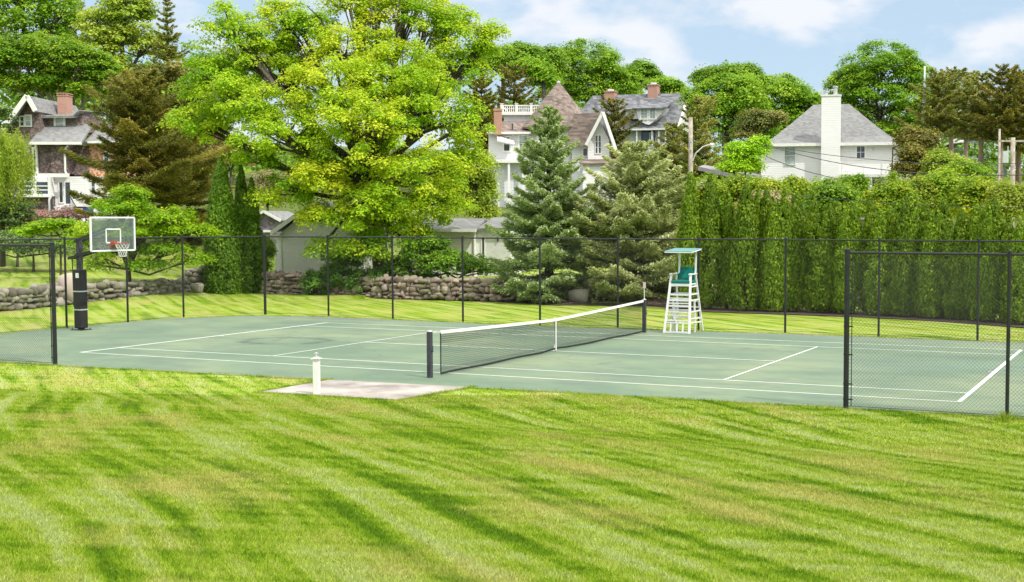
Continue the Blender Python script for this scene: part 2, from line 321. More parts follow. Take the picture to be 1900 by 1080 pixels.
def stone_mat(name, cols, moss=.3):
    m, nt, b = new_mat(name); co = coords(nt); geo = N(nt, 'ShaderNodeNewGeometry'); n = noise(nt, co, 5, 6, .65)
    f = mth(nt, 'ADD', mth(nt, 'MULTIPLY', geo.outputs['Random Per Island'], .6), mth(nt, 'MULTIPLY', n, .45))
    c = ramp(nt, f, [(.15, cols[0]), (.5, cols[1]), (.85, cols[2])])
    c = mixc(nt, mth(nt, 'MULTIPLY', ramp(nt, noise(nt, co, 1.3, 5, .6), [(.5, 0), (.65, 1)]), moss), c, (.2, .26, .08))
    L(nt, c, b.inputs['Base Color']); b.inputs['Roughness'].default_value = .95
    bp = N(nt, 'ShaderNodeBump'); bp.inputs['Strength'].default_value = .6; bp.inputs['Distance'].default_value = .03; L(nt, noise(nt, co, 18, 5), bp.inputs['Height']); L(nt, bp.outputs[0], b.inputs['Normal'])
    return m
def glassm(name, tint=(.02, .03, .04), rough=.08):
    m, nt, b = new_mat(name); co = coords(nt); L(nt, ramp(nt, noise(nt, co, 1.5, 3), [(.35, tint), (.7, tuple(t*2.4+.02 for t in tint))]), b.inputs['Base Color'])
    b.inputs['Roughness'].default_value = rough; b.inputs['Specular IOR Level'].default_value = .7; return m
M = {}
M['black'] = simple('black_coated_steel', (.018, .02, .022), .45, .25, 8)
M['wire'] = simple('black_vinyl_wire', (.02, .022, .024), .5, .2, 8)
M['postgrey'] = simple('dark_grey_post', (.05, .05, .062), .55, .25, 6)
M['white'] = simple('white_paint', (.74, .74, .72), .5, .06, 4)
M['trim'] = simple('white_trim', (.78, .77, .74), .5, .05, 3)
M['lines'] = simple('line_paint', (.72, .74, .68), .75, .12, 5)
M['tape'] = simple('net_tape', (.78, .77, .72), .8, .06, 20)
M['netcord'] = simple('net_cord', (.02, .03, .025), .8, .1, 20)
M['teal'] = simple('teal_fabric', (.0, .155, .125), .85, .25, 9)
M['tealpale'] = simple('pale_teal_canopy', (.11, .27, .25), .7, .12, 6)
M['orange'] = simple('orange_rim', (.36, .10, .06), .6, .25, 9)
M['pad'] = simple('black_pad', (.022, .02, .02), .6, .25, 5)
M['concrete'] = simple('weathered_slab', (.38, .34, .305), .95, .38, .9, bump=.5)
M['woodpole'] = simple('weathered_pole', (.42, .36, .30), .9, .25, 5, bump=.4)
M['galv'] = simple('galvanised_metal', (.55, .57, .58), .45, .1, 6, metal=.4)
M['lampglass'] = simple('lamp_lens', (.75, .75, .68), .3, .05, 6)
M['clap_white'] = siding('white_clapboard', (.80, .79, .78), .15)
M['clap_cream'] = siding('cream_clapboard', (.82, .81, .74), .11, .08, .14)
M['clap_greywhite'] = siding('grey_white_clapboard', (.70, .71, .73), .13)
M['clap_blue'] = siding('pale_blue_clapboard', (.50, .58, .66), .13)
M['sh_dark'] = shingle('brown_wall_shingles', [(.075, .055, .05), (.16, .115, .105), (.27, .21, .195)], .14, .10)
M['sh_orange'] = shingle('orange_wall_shingles', [(.35, .14, .07), (.62, .32, .18), (.75, .52, .36)], .16, .14)
M['sh_purple'] = shingle('mauve_wall_shingles', [(.14, .12, .15), (.22, .19, .24), (.30, .27, .32)], .16, .14)
M['roof_grey'] = shingle('grey_roof_shingles', [(.175, .175, .175), (.215, .215, .212), (.26, .26, .255)], .25, .13, 1)
M['roof_slate'] = shingle('blue_grey_roof_shingles', [(.09, .095, .105), (.155, .16, .175), (.25, .255, .26)], .45, .2, 1)
M['roof_brown'] = shingle('brown_roof_shingles', [(.11, .085, .07), (.21, .16, .135), (.32, .25, .22)], .3, .16, .8)
M['brick'] = brickm('red_brick')
M['pane'] = glassm('window_glass')
M['paneL'] = glassm('bright_window_glass', (.20, .23, .22), .15)
M['bluebin'] = simple('blue_plastic', (.03, .08, .3), .5, .15, 4)
M['mulch'] = simple('bark_mulch', (.085, .06, .045), .95, .4, 6, bump=.6)
M['road'] = simple('asphalt', (.3, .29, .29), .9, .15, 3)
M['stoneA'] = stone_mat('grey_field_stone', [(.10, .085, .065), (.23, .205, .165), (.38, .34, .29)], .3)
M['stoneB'] = stone_mat('ruddy_field_stone', [(.09, .07, .055), (.24, .185, .15), (.40, .31, .265)], .4)
M['boulder'] = stone_mat('pinkish_boulder', [(.36, .27, .23), (.46, .36, .30), (.55, .46, .40)], .1)
M['bark_dark'] = bark('dark_bark', (.035, .028, .022), (.14, .115, .09))
M['bark_pale'] = bark('pale_bark', (.22, .18, .15), (.46, .40, .34))
M['bark_pine'] = bark('pine_bark', (.20, .12, .09), (.46, .33, .26))
LM = {
 'maple': leafmat('maple_leaf', [(.20, .39, .012), (.37, .53, .02), (.59, .63, .035)], .5),
 'green': leafmat('green_leaf', [(.11, .26, .012), (.22, .41, .02), (.38, .53, .04)], .45),
 'deep': leafmat('deep_green_leaf', [(.09, .22, .015), (.18, .34, .022), (.30, .46, .035)], .4),
 'yellowgreen': leafmat('yellow_green_leaf', [(.18, .27, .02), (.31, .40, .04), (.46, .50, .08)], .45),
 'olive': leafmat('olive_needle', [(.085, .09, .018), (.19, .17, .03), (.38, .31, .06)], .33),
 'brown': leafmat('brown_needle', [(.14, .17, .04), (.30, .30, .075), (.48, .43, .14)], .42),
 'spruce': leafmat('blue_spruce_needle', [(.17, .25, .075), (.36, .46, .19), (.58, .66, .36)], .38, .3),
 'spruce2': leafmat('pale_spruce_needle', [(.22, .26, .09), (.45, .49, .22), (.66, .66, .38)], .38, .3),
 'thuja': leafmat('arborvitae_spray', [(.065, .13, .006), (.13, .22, .009), (.23, .325, .014)], .32, .35),
 'thujadark': leafmat('dark_arborvitae_spray', [(.05, .115, .006), (.10, .20, .010), (.17, .29, .016)], .25, .35),
 'dogwood': leafmat('dogwood_leaf', [(.18, .38, .010), (.34, .56, .015), (.52, .68, .03)], .45, .25),
 'shrub': leafmat('shrub_leaf', [(.11, .23, .012), (.24, .37, .018), (.48, .50, .03)], .42),
 'darkshrub': leafmat('dark_shrub_leaf', [(.05, .10, .03), (.10, .17, .045), (.18, .26, .08)], .3),
 'ivy': leafmat('ivy_leaf', [(.05, .13, .015), (.10, .23, .025), (.18, .33, .045)], .35),
 'pink': leafmat('pink_blossom', [(.30, .12, .12), (.5, .26, .26), (.6, .42, .40)], .3),
 'red': leafmat('red_leaf', [(.12, .03, .04), (.22, .06, .07), (.35, .12, .10)], .3),
 'tan': leafmat('tan_twig', [(.20, .17, .08), (.32, .27, .13), (.40, .36, .18)], .25),
}

# ---------------------------------------------------------------- foliage generators
def unit(a): return a/(np.linalg.norm(a, axis=-1, keepdims=True)+1e-9)
def leafquads(P, Nn, size, aspect=.75, T=None):
    n = len(P)
    if T is None: T = rng.normal(size=(n, 3))
    T = unit(T-Nn*(T*Nn).sum(1, keepdims=True)); B = np.cross(Nn, T); s = np.asarray(size).reshape(-1, 1)
    return np.stack([P-T*s*.5, P+B*s*.5*aspect-T*s*.05, P+T*s*.5, P-B*s*.5*aspect-T*s*.05], 1)
def sphere(n): return unit(rng.normal(size=(n, 3)))
def crown(lobes, ncl, cr, nleaf, ls, flat=.55, aspect=.75, lo=-.45, inner=.5, droop=0, upw=.7):
    """clumps of leaves over and inside a union of ellipsoids; returns mesh and clump centres"""
    Lb = np.array(lobes, float); w = (Lb[:, 3]*Lb[:, 4]+Lb[:, 3]*Lb[:, 5]+Lb[:, 4]*Lb[:, 5]); w /= w.sum()
    k = rng.choice(len(Lb), ncl*3, p=w); d = sphere(ncl*3); d[:, 2] = np.where(d[:, 2] < lo, -d[:, 2]*rng.random(ncl*3), d[:, 2]); d = unit(d)
    fac = 1-(1-inner)*rng.random(ncl*3)**2.0
    c = Lb[k, :3]+d*Lb[k, 3:6]*fac[:, None]
    q = np.min([np.where(k == j, 9, (((c-Lb[j, :3])/Lb[j, 3:6])**2).sum(1)) for j in range(len(Lb))]+[np.full(len(c), 9.)], 0)
    ok = (q > .55) | (rng.random(len(c)) < .25); c = c[ok][:ncl]; k = k[ok][:ncl]; dd = d[ok][:ncl]; n = len(c)
    r = cr*rng.uniform(.6, 1.35, n); lv = rng.normal(0, .17, len(Lb)); cv = np.clip(rng.normal(.5, .18, n)+lv[k]*.8, 0, 1)
    m = nleaf; D = sphere(n*m).reshape(n, m, 3); D[:, :, 2] = np.where(rng.random((n, m)) < .7, np.abs(D[:, :, 2]), D[:, :, 2])
    rad = rng.random((n, m, 1))**.45
    sc = np.stack([r, r, r*flat], 1)[:, None, :]
    Pp = c[:, None, :]+D*rad*sc
    rr2 = (D[:, :, 0]**2+D[:, :, 1]**2)*rad[:, :, 0]**2
    Pp[:, :, 2] -= rr2*r[:, None]*(.25+droop)
    Nn = unit(D*.55+dd[:, None, :]*.25+np.array([0, 0, upw])+rng.normal(size=(n, m, 3))*.38)
    V = leafquads(Pp.reshape(-1, 3), Nn.reshape(-1, 3), (ls*rng.uniform(.6, 1.25, n*m)), aspect)
    return np_mesh('crown', V, 4, np.repeat(cv, m)), c, k
def limbs(mb, base, fork, lobes, cl, kk, r0, every=3, wob=.3, n=8):
    """trunk, a limb into every lobe and a branch to every few clumps"""
    base = np.array(base, float); fork = np.array(fork, float); Lb = np.array(lobes, float)
    mid = (base+fork)/2+rng.normal(size=3)*wob*.3
    mb.tube([base-np.array([0, 0, .3]), base+(mid-base)*.15, mid, fork], [r0*1.5, r0*1.12, r0*.92, r0*.8], n)
    for j, lb in enumerate(Lb):
        c = lb[:3]; m1 = fork+(c-fork)*.4+rng.normal(size=3)*wob+np.array([0, 0, -.1*np.linalg.norm((c-fork)[:2])])
        rl = r0*.5*min(1, (lb[3]*1.2)/(np.max(Lb[:, 3])+.01))+.02
        mb.tube([fork, m1, c], [rl*1.15, rl*.8, rl*.5], 6)
        for p in cl[kk == j][::every]:
            q = c+(p-c)*.45+rng.normal(size=3)*wob*.5+np.array([0, 0, -.08*np.linalg.norm(p-c)])
            mb.tube([m1+(c-m1)*rng.uniform(.3, 1), q, p], [rl*.4, rl*.25, rl*.08], 4, cap=False)
def px_lobes(lobes, D, org):
    """lobes written as picture place, size and depth offset -> metres from the tree's own base"""
    out = []
    for lb in lobes:
        px, py, rx, rz = lb[:4]; dd = lb[4] if len(lb) > 4 else 0; ry = lb[5] if len(lb) > 5 else None
        p = at(px, py, D+dd); k = (D+dd)/F; out.append((*(p-org), rx*k, (rx*k if ry is None else ry), rz*k))
    return out
def rand_like(m): return rng.normal(size=3)*m
def broad(name, label, cat, px, D, lobes, ncl, cr, nleaf, ls, leaf, bk='bark_dark', r0=.2, fork=None, flat=.55, group=None, every=3, **kw):
    org = root_at(px, D); t = thing(name, label, cat, org, 0, group); lb = px_lobes(lobes, D, org)
    me, c, k = crown(lb, ncl, cr, nleaf, ls, flat, **kw); link('crown', me, LM[leaf], t)
    La = np.array(lb); zl = (La[:, 2]-La[:, 5]).min()
    fk = (0, 0, max(.3, zl+.4*(La[:, 2].mean()-zl))) if fork is None else tuple(at(fork[0], fork[1], D)-org)
    mb = MB(); limbs(mb, (0, 0, 0), fk, lb, c, k, r0, every, wob=min(.5, cr*.3)); mb.build('trunk', M[bk], t, smooth=True)
    return t
def conifer_mesh(H, Rd, nwh, base=.05, nb=8, dens=150, el=.22, ew=.3, pw=.85, top=.55, bot=-.12, irr=.25, side=.4, drp=.3, gap=0):
    """tiers of flat drooping sprays; returns crown mesh and wood"""
    P = []; T = []; Vv = []; wood = MB()
    wood.tube([(0, 0, -.2), (0, 0, H*.5), (0, 0, H*.97)], [H*.022+.04, H*.014+.02, .02], 7)
    for i in range(nwh):
        t = (i+rng.uniform(-.3, .3))/(nwh-1); t = min(max(t, 0), .985); z = H*(base+(1-base)*t**.92)
        if gap and rng.random() < gap: continue
        Lm = Rd*(1-t)**pw+.12
        if t < .12: Lm *= .86+t
        az0 = rng.uniform(0, 6.28); n_ = max(4, int(nb*(1-.3*t)))
        for b_ in range(n_):
            az = az0+6.283*b_/n_+rng.normal()*.18; Ln = Lm*max(.35, 1+rng.normal()*irr); zb = z+rng.normal()*.12*(1-t)
            sl = bot+(top-bot)*t**1.2+rng.normal()*.06
            o = np.array([math.cos(az), math.sin(az), 0]); s_ = np.array([-o[1], o[0], 0])
            n = int(dens*Ln*(.35+.65*Ln/Rd))+14
            u = rng.random(n)**.62; wv = Ln*side*np.clip(1.12-u, .1, 1)*(.35+.65*np.minimum(1, u*2.2)); q = rng.uniform(-1, 1, n)
            zz = sl*u*Ln+.17*Ln*u**3-drp*np.abs(q)*wv-.02
            p = np.stack([o[0]*u*Ln+s_[0]*q*wv, o[1]*u*Ln+s_[1]*q*wv, zb+zz], 1)+rng.normal(size=(n, 3))*np.array([.03, .03, .035+.03*Ln/Rd])
            P.append(p); T.append(o*1.0+s_*np.sign(q)[:, None]*.8*np.abs(q)[:, None]+np.array([0, 0, sl*.5-.1])+rng.normal(size=(n, 3))*.22)
            Vv.append(np.clip(rng.normal(.5, .17)+rng.normal(size=n)*.08, 0, 1))
            if Ln > .5: wood.tube([(0, 0, zb), tuple(o*Ln*.5+np.array([0, 0, zb+sl*.5*Ln-.03])), tuple(o*Ln*.9+np.array([0, 0, zb+sl*.9*Ln+.1*Ln-.03]))], [.012+Ln*.012, .01+.006*Ln, .004], 4, cap=False)
    P = np.concatenate(P); T = np.concatenate(T); Vv = np.concatenate(Vv); n = len(P)
    Nn = unit(np.array([0, 0, 1.])+rng.normal(size=(n, 3))*.45)
    return np_mesh('crown', leafquads(P, Nn, el*rng.uniform(.6, 1.3, n), ew, T), 4, Vv), wood
def conifer(name, label, cat, px, D, top_py, half_px, leaf, bk='bark_dark', group=None, **kw):
    org = root_at(px, D); H = at(px, top_py, D)[2]-org[2]; Rd = half_px*D/F
    t = thing(name, label, cat, org, 0, group); me, wood = conifer_mesh(H, Rd, **kw); link('crown', me, LM[leaf], t); wood.build('trunk', M[bk], t, smooth=True); return t
def thuja_mesh(H, Rd, ncl=170, nl=60, el=.2, tips=((0, 0, 1.),), bulge=.16, knee=.62, tp=.8):
    """dense column of upright fans, with one or more leaders"""
    P = []; Nn = []; T = []; Vv = []
    for (tx, ty, th) in tips:
        n = int(ncl/len(tips)**.4); t = rng.random(n)**.9; az = rng.uniform(0, 6.283, n); hh = H*th
        prof = np.where(t < .12, .85+t*1.25, np.where(t < knee, 1-.1*(t-.12), (1-.1*(knee-.12))*(np.clip(1-t, 0, 1)/(1-knee))**tp)); rr = Rd*(1 if len(tips) == 1 else .72)
        rad = rr*prof*(1+rng.normal(size=n)*bulge*.6)
        cz0 = 0; cx = tx*np.clip(.35+t*.8, 0, 1)+rad*.86*np.cos(az); cy = ty+rad*.86*np.sin(az); cz = hh*t+.05
        cr_ = rr*.36*(.22+.85*prof)*rng.uniform(.7, 1.3, n); cv = np.clip(rng.normal(.5, .16, n), 0, 1)
        d = sphere(n*nl).reshape(n, nl, 3); rd_ = rng.random((n, nl, 1))**.4
        p = np.stack([cx, cy, cz], 1)[:, None, :]+d*rd_*np.stack([cr_, cr_, cr_*1.5], 1)[:, None, :]
        p[:, :, 2] = np.maximum(p[:, :, 2], .03)
        out = np.stack([np.cos(az), np.sin(az), np.zeros(n)], 1)[:, None, :]
        nn = unit(d*.8+out*.8+rng.normal(size=(n, nl, 3))*.5+np.array([0, 0, .15])); tt = out*.45+np.array([0, 0, 1.])+rng.normal(size=(n, nl, 3))*.35
        P.append(p.reshape(-1, 3)); Nn.append(nn.reshape(-1, 3)); T.append(tt.reshape(-1, 3)); Vv.append(np.repeat(cv, nl))
    P = np.concatenate(P); Nn = np.concatenate(Nn); T = np.concatenate(T); n = len(P)
    return np_mesh('crown', leafquads(P, Nn, el*rng.uniform(.6, 1.3, n), .5, T), 4, np.concatenate(Vv))

# ================================================================ GROUND
def axis(lo, hi, fine_lo, fine_hi, fs, g=1.18):
    a = list(np.arange(fine_lo, fine_hi+1e-6, fs)); s = fs; x = fine_hi
    while x < hi: s *= g; x += s; a.append(x)
    s = fs; x = fine_lo
    while x > lo: s *= g; x -= s; a.insert(0, x)
    return np.array(a)
COURT = [(-19.0, -8.1), (-9.5, -8.02), (1.6, -7.5), (10, -7.2), (19.2, -6.9), (19.2, 7.6), (5.0, 7.75), (-4.3, 7.25), (-13.7, 7.75), (-16.8, 7.0), (-18.7, 4.6)]
def inside(px_, py_, poly, shrink=0):
    ins = np.zeros(px_.shape, bool); n = len(poly)
    for i in range(n):
        x1, y1 = poly[i]; x2, y2 = poly[(i+1) % n]
        c = ((y1 > py_) != (y2 > py_)) & (px_ < (x2-x1)*(py_-y1)/(y2-y1+1e-12)+x1); ins ^= c
    return ins
xs = axis(-2500, 2500, -50, 32, .55); ys = axis(-300, 3500, -42, 40, .55)
X, Y = np.meshgrid(xs, ys); Z = hgt(X, Y)
Z = Z+np.where((np.hypot(X-CP[0], Y-CP[1]) > 60), .25*np.sin(X*.11)*np.cos(Y*.13), 0)
Z -= .012
core = inside(X, Y, [(x*.955, y*.88) for x, y in COURT]); Z = np.where(core, -.25, Z)
nx, ny = len(xs), len(ys)
me = bpy.data.meshes.new('lawn'); me.vertices.add(nx*ny); me.vertices.foreach_set('co', np.stack([X, Y, Z], -1).astype(np.float32).ravel())
I = np.arange(nx*ny).reshape(ny, nx); q = np.stack([I[:-1, :-1], I[:-1, 1:], I[1:, 1:], I[1:, :-1]], -1).reshape(-1, 4)
me.loops.add(q.size); me.loops.foreach_set('vertex_index', q.ravel().astype(np.int32)); me.polygons.add(len(q))
me.polygons.foreach_set('loop_start', np.arange(0, q.size, 4, dtype=np.int32)); me.polygons.foreach_set('loop_total', np.full(len(q), 4, dtype=np.int32)); me.polygons.foreach_set('use_smooth', np.ones(len(q), bool))
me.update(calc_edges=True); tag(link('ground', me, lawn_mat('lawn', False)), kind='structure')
mb = MB(); n = len(COURT); mb.add([(x, y, 0) for x, y in COURT]+[(x, y, -.15) for x, y in COURT], [tuple(range(n)), tuple(range(2*n-1, n-1, -1))]+[(i, (i+1) % n, (i+1) % n+n, i+n) for i in range(n)])
tag(mb.build('tennis_court', court_mat()), kind='structure')
mb = MB(); z = .004
def line(x0, y0, x1, y1, w=.055, z=.004):
    a = np.array([x0, y0]); b = np.array([x1, y1]); d = (b-a)/np.linalg.norm(b-a); nrm = np.array([-d[1], d[0]])*w/2
    mb.add([(*(a-nrm), z), (*(b-nrm), z), (*(b+nrm), z), (*(a+nrm), z)], [(0, 1, 2, 3)])
for y in (-5.485, 5.485, -4.115, 4.115): line(-11.86, y, 11.86, y, .055, .004)
for x in (-11.885, 11.885): line(x, -5.513, x, 5.513, .10, .008)
for x in (-6.4, 6.4): line(x, -4.13, x, 4.13, .055, .008)
line(-6.37, 0, 6.37, 0, .055, .012); line(-11.84, 0, -11.72, 0); line(11.72, 0, 11.84, 0)
tag(mb.build('court_lines', M['lines']), kind='structure')
# stone-coloured slab let into the lawn at the court's edge
mb = MB(); P = [(-1.95, -9.92), (1.35, -9.78), (1.72, -7.5), (-1.85, -7.72)]
mb.add([(x, y, .012) for x, y in P]+[(x, y, -.2) for x, y in P], [(0, 1, 2, 3), (7, 6, 5, 4)]+[(i, (i+1) % 4, (i+1) % 4+4, i+4) for i in range(4)])
tag(mb.build('concrete_slab', M['concrete']), kind='structure')
# mulch strip under the hedge
def hedge_pt(px, off=0):
    D = np.interp(px, [1240, 1320, 1600, 1729, 1884, 2050], [51, 50.2, 47.6, 45.9, 43.2, 40.6])+off
    p = at(px, 409.5, D); return p[0], p[1], D
mb = MB(); a = [hedge_pt(p, -.6) for p in range(1235, 2080, 40)]; b = [hedge_pt(p, 1.8) for p in range(1235, 2080, 40)]; n = len(a)
mb.add([(x, y, .02) for x, y, _ in a]+[(x, y, .05+gz((x, y))) for x, y, _ in b], [(i, i+1, n+i+1, n+i) for i in range(n-1)])
tag(mb.build('mulch_bed', M['mulch']), kind='structure')
mb = MB(); gx = np.linspace(-13.5, 3, 24); gy = np.linspace(0, 1, 12); Vv_ = []
for j in gy:
    for x_ in gx:
        yf = 17.6+.5*math.sin(x_*.9)+.25*math.sin(x_*2.3)-.0*x_; y_ = yf+(30-yf)*j; Vv_.append((x_, y_, gz((x_, y_))+.02))
mb.add(Vv_, [(j*24+i, j*24+i+1, (j+1)*24+i+1, (j+1)*24+i) for j in range(11) for i in range(23)])
tag(mb.build('mulch_bed', M['mulch']), kind='structure')

# grass blades: near lawn, thinning with distance, plus the ragged fringe along the court
def blades(n, smin, smax, pw, wid, hei):
    u = rng.random(n); s = (smin**(pw)+(smax**pw-smin**pw)*u)**(1/pw); lat = (rng.random(n)*(1900+160)-80-PX)/F*s*1.0
    x = CP[0]+FH[0]*s+RT[0]*lat; y = CP[1]+FH[1]*s+RT[1]*lat
    return x, y, s
GV = []
def add_blades(x, y, s, wk, hk):
    n = len(x); z = hgt(x, y)-.012; az = rng.uniform(0, 6.283, n); w = wk; h = hk*rng.uniform(.55, 1.3, n)
    lean = rng.uniform(.1, .9, n)*h; la = rng.uniform(0, 6.283, n)+0
    b0 = np.stack([x-np.cos(az)*w/2, y-np.sin(az)*w/2, z], 1); b1 = np.stack([x+np.cos(az)*w/2, y+np.sin(az)*w/2, z], 1)
    tp = np.stack([x+np.cos(la)*lean, y+np.sin(la)*lean, z+h], 1); GV.append(np.stack([b0, b1, tp], 1))
x, y, s = blades(620000, 7.6, 26, .55, 0, 0)
SLAB = [(-2.0, -9.97), (1.4, -9.83), (1.72, -7.3), (-1.9, -7.5)]
keep = ~inside(x, y, COURT) & ~inside(x, y, SLAB); x, y, s = x[keep], y[keep], s[keep]
add_blades(x, y, s, .0035+.0006*s, .026+.0004*s)
x, y, s = blades(90000, 24, 40, .9, 0, 0)
keep = ~inside(x, y, COURT) & ~inside(x, y, SLAB); x, y, s = x[keep], y[keep], s[keep]
add_blades(x, y, s, .02, .035)
for i in range(len(COURT)):
    a = np.array(COURT[i]); b = np.array(COURT[(i+1) % len(COURT)]); ln = np.linalg.norm(b-a); d = (b-a)/ln; nr = np.array([d[1], -d[0]])
    n = int(ln*260); t = rng.random(n)*ln; off = rng.normal(size=n)*.07+.05+.05*np.sin(t*2.1)+.04*np.sin(t*5.3); p = a+d*t[:, None]+nr*off[:, None]
    ok = ~inside(p[:, 0], p[:, 1], SLAB); p = p[ok]
    add_blades(p[:, 0], p[:, 1], 0, .014, .055)
for i in (0, 1, 3):
    a = np.array(SLAB[i]); b = np.array(SLAB[(i+1) % 4]); ln = np.linalg.norm(b-a); d = (b-a)/ln; n = int(ln*420); t = rng.random(n)*ln; off = rng.normal(size=n)*.05-(.03 if i else .03)
    p = a+d*t[:, None]+np.array([d[1], -d[0]])*(-off[:, None]); add_blades(p[:, 0], p[:, 1], 0, .01, .06)
tag(link('grass', np_mesh('grass', np.concatenate(GV).reshape(-1, 3), 3), lawn_mat('grass_blade', True)), 'short mown lawn grass', None, kind='stuff')

# ================================================================ CHAIN LINK FENCES
def chain(mb, a, b, z0, z1, p=.0705, r=.0018):
    a = np.array(a, float); b = np.array(b, float); Ln = np.linalg.norm(b-a); d = (b-a)/Ln; H = z1-z0
    nr = np.array([-d[1], d[0]])
    def pt(u, z, o): return (a[0]+d[0]*u+nr[0]*o, a[1]+d[1]*u+nr[1]*o, z0+z)
    for sgn in (1, -1):
        k = -int(H/p)-1
        while k*p < Ln+H:
            c = k*p; k += 1
            # u - sgn*z = c'
            if sgn == 1: u0, u1 = max(0, c), min(Ln, c+H); z_0, z_1 = u0-c, u1-c
            else: u0, u1 = max(0, c-H), min(Ln, c); z_0, z_1 = c-u0, c-u1
            if u1-u0 < .02 or z_0 < -1e-6 or z_1 < -1e-6 or max(z_0, z_1) > H+1e-6: continue
            A = pt(u0, z_0, .0027*sgn); B = pt(u1, z_1, .0027*sgn); v = np.array([d[0]*.7*r, d[1]*.7*r, -sgn*.7*r]); o = np.array([nr[0]*r, nr[1]*r, 0])
            A = np.array(A); B = np.array(B)
            mb.add([A-v, A+o, A+v, A-o, B-v, B+o, B+v, B-o], [(0, 1, 5, 4), (1, 2, 6, 5), (2, 3, 7, 6), (3, 0, 4, 7)])
def fence(label, posts, thick, terminal=(), H=3.05, base=None, bands=(), wr=.0018):
    t = thing('chain_link_fence', label, 'fence', (posts[0][0], posts[0][1], 0)); ox, oy = posts[0]
    for i, (x, y) in enumerate(posts):
        m = MB(); r_ = thick*(1.45 if i in terminal else 1); x -= ox; y -= oy
        m.tube([(x, y, -.1), (x, y, H-.01)], r_, 12); m.tube([(x, y, H-.01), (x, y, H+.035)], [r_*1.15, r_*1.15], 12); m.tube([(x, y, H+.035), (x, y, H+.065)], [r_*.9, r_*.3], 12)
        m.build('post', M['black'], t)
        if i in bands:
            m = MB(); nb_ = posts[i+1] if i+1 < len(posts) else posts[i-1]; dd = np.array([nb_[0]-ox-x, nb_[1]-oy-y]); dd /= np.linalg.norm(dd)
            m.bar((x+dd[0]*(r_+.05), y+dd[1]*(r_+.05), .05), (x+dd[0]*(r_+.05), y+dd[1]*(r_+.05), H-.08), .012, .02)
            for zz in (.18, .48, 1.05, 1.6, 2.15, 2.75): m.tube([(x, y, zz-.012), (x, y, zz+.012)], r_*1.13, 12); m.bar((x, y, zz), (x+dd[0]*(r_+.075), y+dd[1]*(r_+.075), zz), .02, .024)
            m.build('tension_bar', M['black'], t)
    m = MB(); c = MB(); w = MB()
    for (x0, y0), (x1, y1) in zip(posts[:-1], posts[1:]):
        m.tube([(x0-ox, y0-oy, H-.03), (x1-ox, y1-oy, H-.03)], thick*.72, 8); chain(c, (x0-ox, y0-oy), (x1-ox, y1-oy), .04, H-.04, r=wr)
        w.tube([(x0-ox, y0-oy, .05), (x1-ox, y1-oy, .05)], .005, 4)
    m.build('top_rail', M['black'], t); c.build('chain_mesh', M['wire'], t); w.build('tension_wire', M['black'], t)
    return t
far_posts = [(-18.75, -8.0), (-18.75, -5.3), (-18.75, -2.6), (-18.75, .28), (-18.65, 2.9), (-18.55, 5.55), (-16.65, 7.9), (-13.8, 8.1), (-10.85, 8.05), (-7.65, 7.75), (-4.45, 7.6), (-1.55, 7.75), (1.3, 7.95), (4.2, 8.25), (7.3, 8.05), (10.35, 7.9), (13.4, 7.85), (16.4, 7.8), (19.4, 7.8)]
fence('tall black chain link fence running round the far side of the green court', far_posts, .036, (6,), wr=.0009)
fence('black chain link fence on the right between the lawn and the court', [(10.0, -7.25), (13.02, -7.28), (16.1, -7.2), (19.3, -7.1)], .036, (0,), bands=(0,))
fence('black chain link fence on the left between the lawn and the court', [(-10.1, -7.95), (-13.15, -8.1), (-16.2, -8.2), (-18.75, -8.3)], .036, (0,), bands=(0,))
# dry tuft at the foot of the right fence's second post
t = thing('weed_tuft', 'dry brown and green weeds at the foot of a fence post on the right', 'weeds', (13.0, -7.45, 0))
V = []
for i in range(150):
    a = rng.uniform(0, 6.28); r_ = rng.random()*.16; b0 = np.array([math.cos(a)*r_, math.sin(a)*r_, 0]); tp = b0*2.2+np.array([0, 0, rng.uniform(.08, .22)]); s_ = rng.normal(size=3)*.007; V += [b0-s_, b0+s_, tp]
link('foliage', np_mesh('foliage', np.array(V), 3, np.full(50*3, .4)[:150]), LM['yellowgreen'], t)

# ================================================================ NET
t = thing('tennis_net', 'black tennis net with white headband stretched across the green court', 'tennis net', (0, 0, 0))
def net_top(y): return .914+.155*abs(y/6.4)**1.15
def net_bot(y): return .035+.007*math.sin(y*2.1)+.035*math.exp(-(abs(y)/.5)**2)
YL, YR = -5.93, 6.3
c = MB(); yy = np.arange(YL, YR, .045); rr = .0021
for y in yy: c.bar((0, y, net_bot(y)), (0, y, net_top(y)-.04), rr*2)
for j in range(1, 20):
    for y0 in np.arange(YL, YR-.5, .6):
        y1 = min(y0+.6, YR); f_ = j/20
        c.bar((0, y0, net_bot(y0)+(net_top(y0)-.05-net_bot(y0))*f_), (0, y1, net_bot(y1)+(net_top(y1)-.05-net_bot(y1))*f_), rr*2)
for j in range(1, 6):   # doubled top rows
    for y0 in np.arange(YL, YR-.5, .6):
        y1 = min(y0+.6, YR); c.bar((.012, y0, net_top(y0)-.05-j*.045), (.012, y1, net_top(y1)-.05-j*.045), rr*2)
for y in np.arange(YL+.02, YR, .045): c.bar((.012, y, net_top(y)-.27), (.012, y, net_top(y)-.05), rr*2)
c.build('net_mesh', M['netcord'], t)
h = MB(); k = 40
